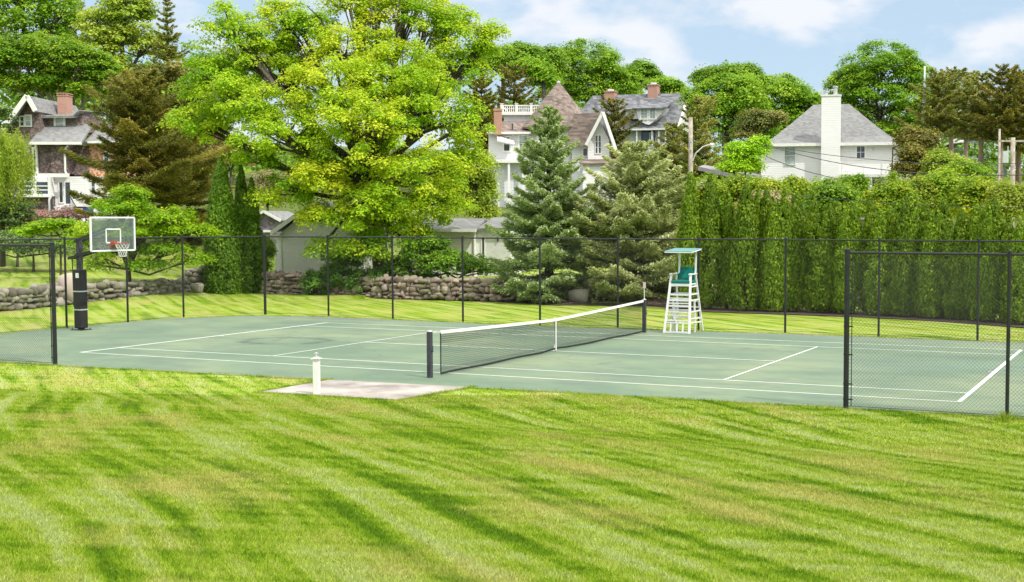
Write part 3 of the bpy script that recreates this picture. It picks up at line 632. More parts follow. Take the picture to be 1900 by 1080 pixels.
for i in range(k):
    y0 = YL+(YR-YL)*i/k; y1 = YL+(YR-YL)*(i+1)/k; z0, z1 = net_top(y0), net_top(y1)
    h.add([(-.016, y0, z0-.07), (.016, y0, z0-.07), (.012, y0, z0), (-.012, y0, z0), (-.016, y1, z1-.07), (.016, y1, z1-.07), (.012, y1, z1), (-.012, y1, z1)], [(0, 1, 5, 4), (1, 2, 6, 5), (2, 3, 7, 6), (3, 0, 4, 7)]+([(3, 2, 1, 0)] if i == 0 else [])+([(4, 5, 6, 7)] if i == k-1 else []))
h.build('headband', M['tape'], t)
h = MB(); pts = [(0, y, net_bot(y)+.01) for y in np.linspace(YL, YR, 50)]
for a, b in zip(pts[:-1], pts[1:]): h.bar(a, b, .018, .045)
h.build('bottom_tape', M['black'], t)
for y in (YL, YR-.02): h = MB(); h.bar((0, y, net_bot(y)-.01), (0, y, net_top(y)-.05), .014, .03); h.build('side_tape', M['black'], t)
h = MB(); h.bar((-.028, 0, .03), (-.028, 0, .93), .05, .008, (1, 0, 0)); h.bar((.028, 0, .03), (.028, 0, .93), .05, .008, (1, 0, 0)); h.box(-.03, .03, -.025, .025, .915, .932); h.bar((0, 0, .22), (0, -.09, .008), .012, .02); h.bar((0, 0, .22), (0, .06, .008), .012, .02)
h.build('center_strap', M['tape'], t)
h = MB(); h.tube([(0, -6.4, 1.04), (0, YL, net_top(YL)-.03)], .006, 5); h.build('cable', M['tape'], t); h = MB(); h.tube([(0, YR, net_top(YR)-.03), (0, 6.4, 1.05)], .006, 5); h.build('cable', M['tape'], t)
for (y, lab) in ((-6.4, 'dark square net post at the near end of the tennis net'), (6.4, 'dark net post at the far end of the net beside the umpire chair')):
    p = thing('net_post', lab, 'net post', (0, y, 0)); m = MB(); m.box(-.055, .055, -.05, .05, -.1, 1.07); m.build('post', M['postgrey'], p, bevel=.008)
    m = MB(); m.box(-.05, .05, -.045, .045, 1.07, 1.085); m.box(-.015, .015, -.05, .05, 1.085, 1.10); m.build('cap', M['trim'], p)
    m = MB(); sg = 1 if y < 0 else -1; m.tube([(.056, 0, .62), (.09, 0, .62)], .022, 8); m.tube([(.09, 0, .62), (.09, 0, .74)], .006, 5); m.build('crank', M['postgrey'], p)
t = thing('score_marker', 'thin white score rod with a pale card standing on the far net post', 'score marker', (-.02, 6.44, 1.08))
m = MB(); m.tube([(0, 0, 0), (0, 0, .42)], .012, 6); m.build('rod', M['white'], t)
m = MB(); m.box(-.04, .05, -.012, .012, .36, .56); m.build('card', simple('pale_pink_card', (.66, .5, .46), .7, .1), t)
m = MB(); m.box(-.005, .05, -.064, -.056, -.6, .0); m.build('clip', M['white'], t)

# ================================================================ UMPIRE CHAIR
t = thing('umpire_chair', 'tall white umpire chair with green seat and pale teal canopy by the net', 'umpire chair', (1.1, 6.45, 0))
m_ = M['white']
def fl(s, z): return np.array([s*(.435-.055*z), .02+.2*z, z])      # front leg line
def bl(s, z): return np.array([s*(.435-.055*z), 1.27-.22*z, z])     # back leg line
for s in (-1, 1):
    m = MB(); m.bar(fl(s, 0), fl(s, 1.93), .075, .05); m.build('leg', m_, t, bevel=.006)
    m = MB(); m.bar(bl(s, 0), bl(s, 1.93), .06, .05); m.build('leg', m_, t, bevel=.006)
    m = MB(); m.bar(fl(s, 1.90)+np.array([0, -.08, 0]), bl(s, 1.9)+np.array([0, .06, 0]), .10, .03); m.build('armrest', m_, t, bevel=.006)
    m = MB()
    for z in (1.50, 1.25, 1.06, .69, .49, .36): m.bar(fl(s, z), bl(s, z-(.05 if z < .6 else 0)), .022, .042)
    a = (fl(s, 1.06)+bl(s, 1.06))*.5; m.bar((a[0], a[1]+.05, 0), (a[0], a[1]+.02, 1.06), .045); m.build('side_rail', m_, t)
for (z, hh) in ((.04, .06), (.34, .04), (.58, .025), (.69, .04), (.88, .05), (.965, .035), (1.06, .05), (1.13, .025), (1.24, .05), (1.545, .06)):
    m = MB(); m.bar(fl(-1, z), fl(1, z), .04, hh); m.build('rung', m_, t)
for z in (.45, .8, 1.0, 1.25):
    m = MB(); m.bar(bl(-1, z), bl(1, z), .03, .05); m.build('rung', m_, t)
m = MB()
for x in (-.22, 0, .2): m.bar((x, .03, .04), (x, .09, .35), .045, .03)
m.bar((-.17, .22, .0), (-.17, .3, .95), .05, .04); m.build('step_support', m_, t)
for (y0, z) in ((.16, .4), (.3, .73), (.4, 1.06)):
    m = MB(); w_ = .40-.05*z; m.box(-w_, w_, y0-.06, y0+.12, z, z+.028); m.build('step', m_, t)
m = MB(); m.box(-.33, .33, .32, .92, 1.56, 1.60); m.build('seat_frame', m_, t)
m = MB(); m.box(-.32, .33, .30, .92, 1.60, 1.70); m.build('seat', M['teal'], t, bevel=.03)
m = MB(); m.slab([(-.31, .86, 1.72), (.33, .86, 1.72), (.33, .98, 2.12), (-.31, .98, 2.12)], .05); m.build('backrest', M['teal'], t, bevel=.02)
for x in (-.27, .30):
    m = MB(); m.bar((x, .92, 1.5), (x, .98, 2.64), .055, .045); m.build('canopy_post', m_, t, bevel=.004)
m = MB(); x0, x1 = -.45, .45
for y, z in ((.12, 2.62), (1.05, 2.70)): m.bar((x0, y, z), (x1, y, z), .035, .04)
for x in (x0, 0, x1): m.bar((x, .12, 2.62), (x, 1.05, 2.70), .035, .04)
m.build('canopy_frame', m_, t)
m = MB(); m.slab([(x0-.02, .1, 2.655), (x1+.02, .1, 2.655), (x1+.02, 1.08, 2.735), (x0-.02, 1.08, 2.735)], .012); m.build('canopy', M['tealpale'], t)

# ================================================================ BASKETBALL HOOP
t = thing('basketball_hoop', 'basketball hoop on a black padded pole with clear backboard at the court corner', 'basketball hoop', (-17.63, -.14, 0), 0)
m = MB(); m.box(-.075, .075, -.075, .075, 0, 3.0); m.build('pole', M['postgrey'], t, bevel=.01)
m = MB(); m.box(-.16, .16, -.15, .15, .06, 2.02); m.build('pad', M['pad'], t, bevel=.03)
m = MB(); m.box(-.25, .25, -.22, .22, 0, .02)
for sx in (-1, 1):
    for sy in (-1, 1): m.tube([(sx*.2, sy*.18, .02), (sx*.2, sy*.18, .06)], .015, 6)
m.build('base_plate', M['black'], t)
for z in (.66, 1.27): m = MB(); m.box(-.165, .165, -.155, .155, z, z+.04); m.build('pad_strap', M['galv'], t)
m = MB(); m.box(-.03, .11, -.157, -.151, 1.74, 1.9); m.build('sticker', M['trim'], t)
zb0, zb1 = 2.66, 3.74; bx = 1.5; W2 = .92
m = MB()
for sy in (-.16, .16):
    m.bar((-.35, sy, 2.38), (bx-.05, sy, 2.82), .05, .07); m.bar((-.05, sy, 2.95), (bx-.05, sy, 3.42), .05, .07)
m.bar((-.35, -.16, 2.38), (-.35, .16, 2.38), .05); m.bar((0, -.16, 2.52), (0, .16, 2.52), .06); m.build('support_arm', M['black'], t)
m = MB(); m.tube([(-.33, 0, 2.36), (-.3, 0, .9)], .018, 6); m.tube([(-.3, 0, .95), (-.3, 0, .78)], .03, 6); m.bar((-.3, 0, .8), (-.1, 0, .8), .025); m.build('crank_rod', M['postgrey'], t)
g, gnt, gb = new_mat('clear_board'); tr = N(gnt, 'ShaderNodeBsdfTransparent'); tr.inputs[0].default_value = (.86, .90, .93, 1); gl = N(gnt, 'ShaderNodeBsdfGlossy'); gl.inputs['Roughness'].default_value = .06
mx = N(gnt, 'ShaderNodeMixShader'); mx.inputs[0].default_value = .3; L(gnt, tr.outputs[0], mx.inputs[1]); L(gnt, gl.outputs[0], mx.inputs[2])
df = N(gnt, 'ShaderNodeBsdfDiffuse'); df.inputs[0].default_value = (.6, .68, .75, 1); mx2 = N(gnt, 'ShaderNodeMixShader'); mx2.inputs[0].default_value = .09; L(gnt, mx.outputs[0], mx2.inputs[1]); L(gnt, df.outputs[0], mx2.inputs[2]); L(gnt, mx2.outputs[0], gnt.nodes['Material Output'].inputs[0])
m = MB(); m.box(bx, bx+.012, -W2+.03, W2-.03, zb0+.03, zb1-.03); bo = m.build('backboard', g, t)
m = MB()
for a, b in (((-W2, zb0), (W2, zb0)), ((-W2, zb1), (W2, zb1)), ((-W2, zb0), (-W2, zb1)), ((W2, zb0), (W2, zb1))): m.bar((bx, a[0], a[1]), (bx, b[0], b[1]), .05, .05, (1, 0, 0))
m.build('board_frame', M['trim'], bo)
m = MB(); sq = ((-.3, zb0+.26), (.3, zb0+.26), (.3, zb0+.70), (-.3, zb0+.70))
for i in range(4): a, b = sq[i], sq[(i+1) % 4]; m.bar((bx+.018, a[0], a[1]), (bx+.018, b[0], b[1]), .045, .004, (1, 0, 0))
m.build('target_square', M['trim'], bo)
m = MB(); zr = 2.90; rc = bx+.40; n = 28
pts = [(rc+.23*math.cos(2*math.pi*i/n), .23*math.sin(2*math.pi*i/n), zr) for i in range(n+1)]; m.tube(pts, .014, 6, cap=False); m.box(bx+.02, bx+.17, -.11, .11, zr-.05, zr+.03); m.bar((bx+.05, -.1, zr-.1), (rc-.1, -.2, zr), .02); m.bar((bx+.05, .1, zr-.1), (rc-.1, .2, zr), .02)
m.box(bx+.012, bx+.03, -.14, .14, zr-.14, zr+.08)
rim = m.build('rim', M['orange'], t)
m = MB(); n = 12
def npnt(a, v): rr_ = .225-.12*v**.7+.01*math.sin(v*9); return (rc+rr_*math.cos(a), rr_*math.sin(a), zr-.01-.42*v)
for i in range(n):
    for sg in (-1, 1):
        m.tube([npnt(2*math.pi*(i+sg*k*.5)/n, k/5) for k in range(6)], .006, 4, cap=False)
m.tube([npnt(2*math.pi*i/n, 1) for i in range(n+1)], .006, 4); m.build('net', M['tape'], rim)

# ================================================================ WHITE POST ON THE SLAB
t = thing('white_post', 'short white square post with a flat cap standing on the slab', 'post', (-.66, -9.72, 0), R(20))
m = MB(); m.box(-.063, .063, -.063, .063, 0, .735); m.build('post', M['trim'], t, bevel=.008)
m = MB(); m.box(-.095, .095, -.095, .095, .745, .76); m.box(-.05, .05, -.05, .05, .76, .785); m.build('cap', M['trim'], t, bevel=.005)
m = MB(); m.tube([(0, 0, .79), (0, 0, .86)], .022, 8); m.bar((-.05, 0, .86), (.05, 0, .86), .02); m.tube([(0, 0, .865), (0, 0, .885)], [.03, .012], 8); m.build('tap', M['galv'], t)

# ================================================================ STONE WALLS
import bmesh
bm = bmesh.new(); bmesh.ops.create_icosphere(bm, subdivisions=2, radius=1); IV = np.array([v.co[:] for v in bm.verts]); IF = np.array([[v.index for v in f.verts] for f in bm.faces]); bm.free()
def rock(sx, sy, sz, ang, seed):
    r_ = np.random.default_rng(seed); k = r_.normal(size=(9, 3)); k = unit(k); off = r_.uniform(.45, .85, 9); v = IV.copy()
    v = v*(1+.10*r_.normal(size=(1, 3)))
    for a, o_ in zip(k, off):
        d = v@a; v -= np.where(d > o_, d-o_, 0)[:, None]*a*.85
    v *= np.array([sx, sy, sz])*1.32; c, s = math.cos(ang), math.sin(ang)
    return np.stack([v[:, 0]*c-v[:, 1]*s, v[:, 0]*s+v[:, 1]*c, v[:, 2]], 1)
def stone_mesh(items):
    V = []; Fs = []; b = 0
    for i, (x, y, z, sx, sy, sz, ang) in enumerate(items):
        v = rock(sx, sy, sz, ang, i*7+3)+np.array([x, y, z]); V.append(v); Fs.append(IF+b); b += len(v)
    V = np.concatenate(V); Fs = np.concatenate(Fs); me = bpy.data.meshes.new('stones'); me.vertices.add(len(V)); me.vertices.foreach_set('co', V.astype(np.float32).ravel())
    me.loops.add(Fs.size); me.loops.foreach_set('vertex_index', Fs.ravel().astype(np.int32)); me.polygons.add(len(Fs)); me.polygons.foreach_set('loop_start', np.arange(0, Fs.size, 3, dtype=np.int32)); me.polygons.foreach_set('loop_total', np.full(len(Fs), 3, dtype=np.int32)); me.update(calc_edges=True)
    return me
def wall(label, pts, H, mat, sz=.34, name='stone_wall'):
    it = []; ox, oy = pts[0]
    for (x0, y0), (x1, y1) in zip(pts[:-1], pts[1:]):
        ln = math.hypot(x1-x0, y1-y0); ang = math.atan2(y1-y0, x1-x0); nrx, nry = -math.sin(ang), math.cos(ang)
        z = 0; row = 0
        while z < H:
            hh = sz*random.uniform(.5, .95); u = random.uniform(-.2, .1)
            while u < ln:
                w = sz*random.choice((.5, .8, 1.0, 1.3, 1.9))*random.uniform(.85, 1.15); big = random.random() < .08
                for side in (-1, 1):
                    off = side*(.2-.02*row)+random.uniform(-.05, .05); h2 = hh*random.uniform(.7, 1.5)
                    it.append((x0-ox+(x1-x0)/ln*(u+w/2)+nrx*off, y0-oy+(y1-y0)/ln*(u+w/2)+nry*off, z+hh/2+random.uniform(-.09, .09)*sz*2, w/2, .2*random.uniform(.8, 1.2), h2/2, ang+random.uniform(-.15, .15)))
                u += w*.93
            z += hh*.9; row += 1
    o = link(name, stone_mesh(it), mat); o.location = (ox, oy, 0); return tag(o, label, 'stone wall')
wall('low grey fieldstone wall along the left, between the hoop and the lawn beyond', [(-27.3, -2.5), (-27.5, 2), (-27.75, 6.8), (-27.6, 11), (-27.7, 15.4)], .72, M['stoneA'], .32)
wall('ruddy fieldstone wall behind the court, partly under ivy, from the columnar evergreens to the spruce', [(-25.0, 18.1), (-21, 18.35), (-15.5, 18.2), (-11.0, 18.4)], .9, M['stoneB'], .30)
def boulder(label, px, D, sx, sy, sz, mat=None, seed=1, name='boulder'):
    p = root_at(px, D); me = stone_mesh([(0, 0, sz*.75, sx, sy, sz, .3)]); o = link(name, me, mat or M['boulder']); o.location = p
    m_ = o.modifiers.new('sub', 'SUBSURF'); m_.levels = 1; m_.render_levels = 1; return tag(o, label, 'boulder')
boulder('large pinkish boulder set in the grey wall just left of the hoop', 128, 53.3, .6, .45, .72)
boulder('small rounded boulder on the grass at the wall end by the columnar evergreens', 364, 59.2, .36, .3, .27, M['stoneA'])
boulder('flat grey boulder half hidden under the spruce branches', 1120, 55.5, .9, .6, .42, M['stoneA'])
boulder('small grey boulder at the foot of the paler spruce', 1075, 55.0, .5, .4, .35, M['stoneA'])
wall('short stack of grey stones ending the left wall beside the columnar evergreens', [(-27.6, 15.6), (-27.2, 16.6)], 1.25, M['stoneA'], .36, 'stone_pier')

# ================================================================ HOUSES
class House:
    def __init__(s, name, label, px0, D, yaw=0, cat='house', zoff=0, xs=1.0):
        s.px0 = px0; s.D = D; s.k = D/F*xs; s.o = root_at(px0, D); s.o[2] += zoff; s.t = thing(name, label, cat, s.o, YAWZ+R(yaw))
    def X(s, px): return (px-s.px0)*s.k
    def Z(s, py): return at(s.px0, py, s.D)[2]-s.o[2]
YAWZ = math.atan2(RT[1], RT[0])
def window(par, u0, u1, z0, z1, pos, face='y', nx=1, nz=2, pane='pane', fr=.09, trim='trim', mun=.035, name='window', off=0):
    """casing with bars (window) and its glass (pane); face 'y' looks towards -y, 'x' towards +x"""
    def T(m, a0, a1, b0, b1, d0, d1):
        if face == 'y': m.box(a0, a1, pos-d1, pos-d0, b0, b1)
        else: m.box(pos+d0, pos+d1, a0, a1, b0, b1)
    m = MB(); T(m, u0-fr, u0, z0-fr, z1+fr, -.02, .06); T(m, u1, u1+fr, z0-fr, z1+fr, -.02, .06); T(m, u0, u1, z1, z1+fr, -.02, .06); T(m, u0, u1, z0-fr, z0, -.02, .08)
    for i in range(1, nx): c = u0+(u1-u0)*i/nx; T(m, c-mun/2, c+mun/2, z0, z1, .022, .045)
    for i in range(1, nz): c = z0+(z1-z0)*i/nz; T(m, u0, u1, c-mun/2, c+mun/2, .02, .048)
    w = m.build(name, M[trim], par); m = MB(); T(m, u0, u1, z0, z1, .005, .018); m.build('pane', M[pane], w); return w
def box_part(par, name, mat, *b, bevel=0): m = MB(); m.box(*b); return m.build(name, M[mat], par, bevel=bevel)

# ---- white hip-roofed house with the tall chimney
h = House('white_house', 'white clapboard house with grey hip roof and tall white clapboard chimney above the hedge', 1541, 106, -13, xs=1.07); X_, Z_ = h.X, h.Z
x0, x1 = X_(1420), X_(1662); ze = Z_(268); dp = 9.5
m = MB(); m.box(x0, x1, 0, dp, -1, ze); wl = m.build('wall', M['clap_white'], h.t)
def hip(m, x0, x1, y0, y1, ze, zr, xr0, xr1, yr, flare=.28, ov=.45, th=.14):
    """hip roof whose slopes flatten towards the eaves"""
    def ring(f):  # f 0 eave ->1 ridge
        return [(x0-ov+(xr0-x0+ov)*f, y0-ov+(yr-y0+ov)*f), (x1+ov+(xr1-x1-ov)*f, y0-ov+(yr-y0+ov)*f), (x1+ov+(xr1-x1-ov)*f, y1+ov+(yr-y1-ov)*f), (x0-ov+(xr0-x0+ov)*f, y1+ov+(yr-y1-ov)*f)]
    lv = [0, .12, .3, .6, 1]; zz = [ze+(zr-ze)*(f-flare*f*(1-f)*(1-f)*2) for f in lv]
    V = []; 
    for f, z in zip(lv, zz): V += [(x, y, z) for x, y in ring(f)]
    V += [(x, y, ze-th) for x, y in ring(0)]
    Fc = [(i*4+k, i*4+(k+1) % 4, (i+1)*4+(k+1) % 4, (i+1)*4+k) for i in range(4) for k in range(4)]
    b = 20; Fc += [(b+k, b+(k+1) % 4, (k+1) % 4, k) for k in range(4)]+[(b+3, b+2, b+1, b)]
    m.add(V, Fc)
m = MB(); hip(m, x0, x1, 0, dp, ze+.12, Z_(186), X_(1503), X_(1566), dp*.45, flare=.5); m.build('roof', M['roof_grey'], h.t)
m = MB()
for (a, b_, c, d) in ((x0-.48, x1+.48, -.5, -.44), (x0-.48, x0-.42, -.44, dp+.44), (x1+.42, x1+.48, -.44, dp+.44)): m.box(a, b_, c, d, ze-.16, ze+.10)
m.box(x0-.42, x1+.42, -.44, 0, ze-.06, ze-.03); m.build('eave_board', M['trim'], h.t)
m = MB(); m.box(X_(1525), X_(1557), -.75, 0, -1, Z_(181)); ch = m.build('chimney', M['clap_white'], h.t)
m = MB(); m.box(X_(1524), X_(1558), -.8, .05, Z_(181), Z_(178.5)); m.build('cap', M['trim'], ch)
for a, zt in ((1532, 172), (1548, 164)): m = MB(); m.tube([(X_(a), -.35, Z_(179)), (X_(a), -.35, Z_(zt))], .17, 10); m.tube([(X_(a), -.35, Z_(zt+1)), (X_(a), -.35, Z_(zt-1.5))], .23, 10); m.build('flue', M['galv'], ch)
window(h.t, X_(1461), X_(1479), Z_(305), Z_(272), 0, nx=1, nz=2, pane='paneL', fr=.05)
window(h.t, X_(1585), X_(1598), Z_(294), Z_(273), 0, nx=2, nz=2, fr=.14, name='balcony_door')
window(h.t, 1.0, 2.2, Z_(304), Z_(272), x1, 'x', nz=2, fr=.14); window(h.t, 4.2, 5.4, Z_(304), Z_(272), x1, 'x', nz=2, fr=.14)
for a, b_ in ((x0-.01, x0+.14), (x1-.14, x1+.03)): box_part(h.t, 'corner_board', 'trim', a, b_, -.03, .0, -1, ze-.1)
m = MB(); xb0, xb1 = X_(1560), X_(1656); zb = Z_(325)
m.box(xb0, xb1, -1.5, 0, zb-.25, zb); m.build('balcony_deck', M['trim'], h.t)
m = MB(); m.box(xb0, xb1, -1.5, -1.42, zb+.88, zb+.98); m.box(xb1-.08, xb1, -1.42, 0, zb+.88, zb+.98)
u = xb0
while u < xb1: m.box(u, u+.035, -1.48, -1.44, zb, zb+.88); u += .17
for c in (xb0, X_(1597), X_(1627), xb1-.1): m.box(c, c+.1, -1.52, -1.4, zb, zb+1.05)
m.build('railing', M['trim'], h.t)
for c in (X_(1606), X_(1633)): box_part(h.t, 'column', 'trim', c, c+.3, -1.45, -1.15, -1, zb-.25)
window(h.t, X_(1612), X_(1626), Z_(372), Z_(335), 0, nx=1, nz=1, fr=.12, name='door')
m = MB(); hip(m, X_(1650), X_(1712), .3, 5.5, Z_(334), Z_(312), X_(1662), X_(1672), 2.6, ov=.3, flare=.2); m.build('porch_roof', M['roof_grey'], h.t)
m = MB(); m.box(X_(1652), X_(1705), .6, 5.2, -1, Z_(336)); pw = m.build('porch_wall', M['clap_white'], h.t)
window(h.t, X_(1668), X_(1678), Z_(352), Z_(340), .6, nx=2, nz=2); window(h.t, X_(1688), X_(1698), Z_(352), Z_(340), .6, nx=2, nz=2)
m = MB(); hip(m, X_(1396), X_(1424), 1, 5, Z_(330), Z_(320), X_(1408), X_(1412), 3, ov=.2, flare=.1); m.build('side_roof', M['roof_grey'], h.t)
box_part(h.t, 'side_wall', 'clap_white', X_(1400), X_(1420), 1.1, 4.9, -1, Z_(331))
box_part(h.t, 'wall_lamp', 'galv', X_(1611), X_(1614), -.14, 0, Z_(281), Z_(276))

# ---- turreted house
h = House('turreted_house', 'white victorian house with brown pointed turret roof behind the blue spruce', 1033, 113, 0); X_, Z_ = h.X, h.Z
cx, cy = X_(1034), 2.6
def ngon(m, n, cx, cy, prof, rot=.39):
    V = []
    for r_, z in prof: V += [(cx+r_*math.cos(rot+2*math.pi*k/n), cy+r_*math.sin(rot+2*math.pi*k/n), z) for k in range(n)]
    q = len(prof); m.add(V, [(i*n+k, i*n+(k+1) % n, (i+1)*n+(k+1) % n, (i+1)*n+k) for i in range(q-1) for k in range(n)]+[tuple(range(n))[::-1], tuple((q-1)*n+k for k in range(n))])
m = MB(); ngon(m, 8, cx, cy, [(2.75, -1), (2.75, Z_(232))]); m.build('turret_wall', M['clap_white'], h.t)
m = MB(); ngon(m, 8, cx, cy, [(3.5, Z_(238)), (3.52, Z_(235)), (2.85, Z_(218)), (1.42, Z_(181)), (.12, Z_(149))]); tr_ = m.build('turret_roof', M['roof_brown'], h.t)
m = MB(); m.tube([(cx, cy, Z_(151)), (cx, cy, Z_(149)), (cx, cy, Z_(146))], [.14, .2, .03], 8); m.build('finial', M['galv'], tr_)
window(h.t, X_(1054), X_(1060), Z_(266), Z_(248), -.02, nx=1, nz=2, fr=.1); window(h.t, X_(1063), X_(1069), Z_(266), Z_(248), -.02, nx=1, nz=2, fr=.1)
window(h.t, X_(1000), X_(1010), Z_(266), Z_(248), -.02, nx=1, nz=2, fr=.1)
m = MB(); m.box(X_(905), X_(1010), 1.0, 9, -1, Z_(243)); m.build('wall', M['clap_white'], h.t)
m = MB(); m.slab([(X_(903), .55, Z_(245)), (X_(1012), .55, Z_(245)), (X_(1012), 3.8, Z_(220)), (X_(925), 3.8, Z_(220))], .15); m.slab([(X_(903), .55, Z_(245)), (X_(925), 3.8, Z_(220)), (X_(925), 8, Z_(220)), (X_(903), 9.3, Z_(245))], .15); m.build('roof', M['roof_brown'], h.t)
box_part(h.t, 'eave_board', 'trim', X_(903), X_(985), .48, .56, Z_(248.5), Z_(244.5))
m = MB(); m.box(X_(928), X_(1012), 3.85, 9, Z_(232), Z_(207)); m.build('upper_wall', M['clap_greywhite'], h.t)
m = MB(); m.box(X_(922), X_(1014), 3.5, 9.2, Z_(208), Z_(204)); dk = m.build('roof_deck', M['trim'], h.t)
m = MB(); xx = X_(923); m.box(X_(922), X_(1012), 3.6, 3.7, Z_(191), Z_(189)); m.box(X_(922), X_(1012), 3.6, 3.7, Z_(203.5), Z_(202)); m.box(X_(922), X_(922)+.1, 3.7, 9, Z_(191), Z_(189))
while xx < X_(1010): m.box(xx, xx+.08, 3.62, 3.68, Z_(202), Z_(191)); xx += .19
m.box(X_(922), X_(1012), 3.64, 3.67, Z_(196.5), Z_(195.3))
for a in (922, 950, 978, 1004): m.box(X_(a), X_(a)+.24, 3.54, 3.78, Z_(206), Z_(187)); m.box(X_(a)-.04, X_(a)+.28, 3.5, 3.82, Z_(187), Z_(186))
m.build('balustrade', M['trim'], dk)
window(h.t, X_(963), X_(977), Z_(279), Z_(252), 1.0, nx=1, nz=2, pane='paneL', fr=.16); window(h.t, X_(934), X_(944), Z_(279), Z_(254), 1.0, nx=1, nz=2, fr=.14)
m = MB(); m.slab([(X_(925), -.5, Z_(262)), (X_(956), -.2, Z_(268)), (X_(950), 1.4, Z_(255)), (X_(920), 1.4, Z_(243))], .12); m.build('porch_gable', M['trim'], h.t)
m = MB(); m.box(X_(908), X_(985), -.8, 1.1, Z_(303), Z_(297)); m.build('porch_roof', M['trim'], h.t); 
for a in (944, 970): box_part(h.t, 'column', 'trim', X_(a), X_(a)+.2, -.7, -.5, -1, Z_(303))
box_part(h.t, 'porch_wall', 'clap_greywhite', X_(908), X_(985), 0, 1.0, -1, Z_(303))
m = MB(); m.box(X_(917), X_(930), .3, 1.1, Z_(250), Z_(206)); ch = m.build('chimney', M['brick'], h.t); box_part(ch, 'chimney_cap', 'brick', X_(916), X_(931), .24, 1.16, Z_(206), Z_(202))
# right gable wing, gable turned towards the viewer's right
gx0, gx1, gy = X_(1092), X_(1131), -1.2
m = MB(); m.prism([(gx0, -1), (gx1, -1), (gx1, Z_(262)), (X_(1113), Z_(226)), (gx0, Z_(262))], gy, 6); m.build('wing_wall', M['clap_white'], h.t)
m = MB(); m.slab([(X_(1089)-.05, gy-.5, Z_(272)), (X_(1120), gy-.9, Z_(213)), (X_(1066), -.25, Z_(213)), (X_(1046), -.75, Z_(272))], .16); m.build('wing_roof', M['roof_brown'], h.t)
m = MB(); m.slab([(X_(1120), gy-.9, Z_(213)), (X_(1143), gy-.4, Z_(281)), (X_(1140), 6, Z_(278)), (X_(1110), 6, Z_(214))], .14); m.build('wing_roof', M['clap_greywhite'], h.t)
m = MB(); m.bar((X_(1089), gy-.55, Z_(272)), (X_(1120), gy-.95, Z_(213)), .1, .28); m.bar((X_(1120), gy-.95, Z_(213)), (X_(1143.5), gy-.45, Z_(281)), .1, .28); m.bar((X_(1143), gy-.4, Z_(279)), (X_(1132), gy, Z_(276)), .08, .15); m.bar((X_(1132), gy-.3, Z_(278)), (X_(1140), gy-.3, Z_(266)), .08, .08); m.build('rake_board', M['trim'], h.t)
window(h.t, X_(1106), X_(1109.5), Z_(286), Z_(254), gy, nx=1, nz=3, fr=.07); window(h.t, X_(1112), X_(1115.5), Z_(286), Z_(254), gy, nx=1, nz=3, fr=.07)
m = MB(); m.slab([(X_(1040), -.9, Z_(268)), (X_(1092), -.9, Z_(268)), (X_(1092), 2, Z_(232)), (X_(1055), 2, Z_(232))], .15); 
box_part(h.t, 'middle_wall', 'clap_white', X_(1062), X_(1096), -.55, 5, -1, Z_(272)); window(h.t, X_(1083), X_(1090), Z_(290), Z_(277), -.55, nz=1, fr=.1)
m = MB(); m.slab([(X_(1078), -3.6, Z_(306)), (X_(1156), -3.6, Z_(306)), (X_(1142), -1.1, Z_(296)), (X_(1080), -1.1, Z_(296))], .14); m.build('lower_roof', M['roof_brown'], h.t)
box_part(h.t, 'lower_wall', 'clap_white', X_(1084), X_(1150), -3.3, -1.2, -1, Z_(308))
box_part(h.t, 'vent_pipe', 'pane', X_(948), X_(950.5), 1.2, 1.4, Z_(242), Z_(228))

# ---- grey-roofed house with the eyebrow dormer
h = House('grey_roofed_house', 'white house with long slate grey roof and curved dormer on the hill', 1165, 148, -16, xs=1.07); X_, Z_ = h.X, h.Z
xa, xb = X_(1068), X_(1250); yr = 4.2; zr = Z_(170); ze = Z_(241)
m = MB(); m.prism([(xa+.5, -1), (xb, -1), (xb, ze), (xa+.5, ze)], .4, 8); m.build('wall', M['clap_white'], h.t)
# gable ends run along x: build the gable wall on the right side
m = MB(); Vg = [(xb, .4, -1), (xb, 8.2, -1), (xb, 8.2, Z_(243)), (xb, yr+.1, zr-.15), (xb, .4, Z_(243))]; m.add(Vg+[(x-.3, y, z) for x, y, z in Vg], [(0, 1, 2, 3, 4), (9, 8, 7, 6, 5)]+[(i, (i+1) % 5, (i+1) % 5+5, i+5) for i in range(5)]); m.build('gable_wall', M['clap_white'], h.t)
m = MB(); ym = 1.9; zm = Z_(204)
m.slab([(xa, -.9, Z_(243)), (xb+.5, -.9, Z_(243)), (xb+.5, ym, zm), (xa, ym, zm)], .16); m.slab([(xa, ym, zm+.004), (xb+.5, ym, zm+.004), (xb+.5, yr, zr), (xa+.9, yr, zr)], .16)
m.slab([(xa+.9, yr, zr), (xb+.5, yr, zr), (xb+.5, 9, Z_(243)), (xa, 9, Z_(243))], .16); m.slab([(xa, ym, zm), (xa+.9, yr, zr), (xa, 9, Z_(243))], .1); m.build('roof', M['roof_slate'], h.t)
m = MB(); m.bar((xb+.53, -.95, Z_(243)), (xb+.53, ym, zm), .08, .3, (1, 0, 0)); m.bar((xb+.53, ym, zm), (xb+.53, yr, zr), .08, .3, (1, 0, 0)); m.bar((xb+.53, yr, zr), (xb+.53, 9, Z_(243)), .08, .3, (1, 0, 0)); m.box(xa, xb+.5, -1.0, -.9, Z_(244), Z_(241)); m.build('rake_board', M['trim'], h.t)
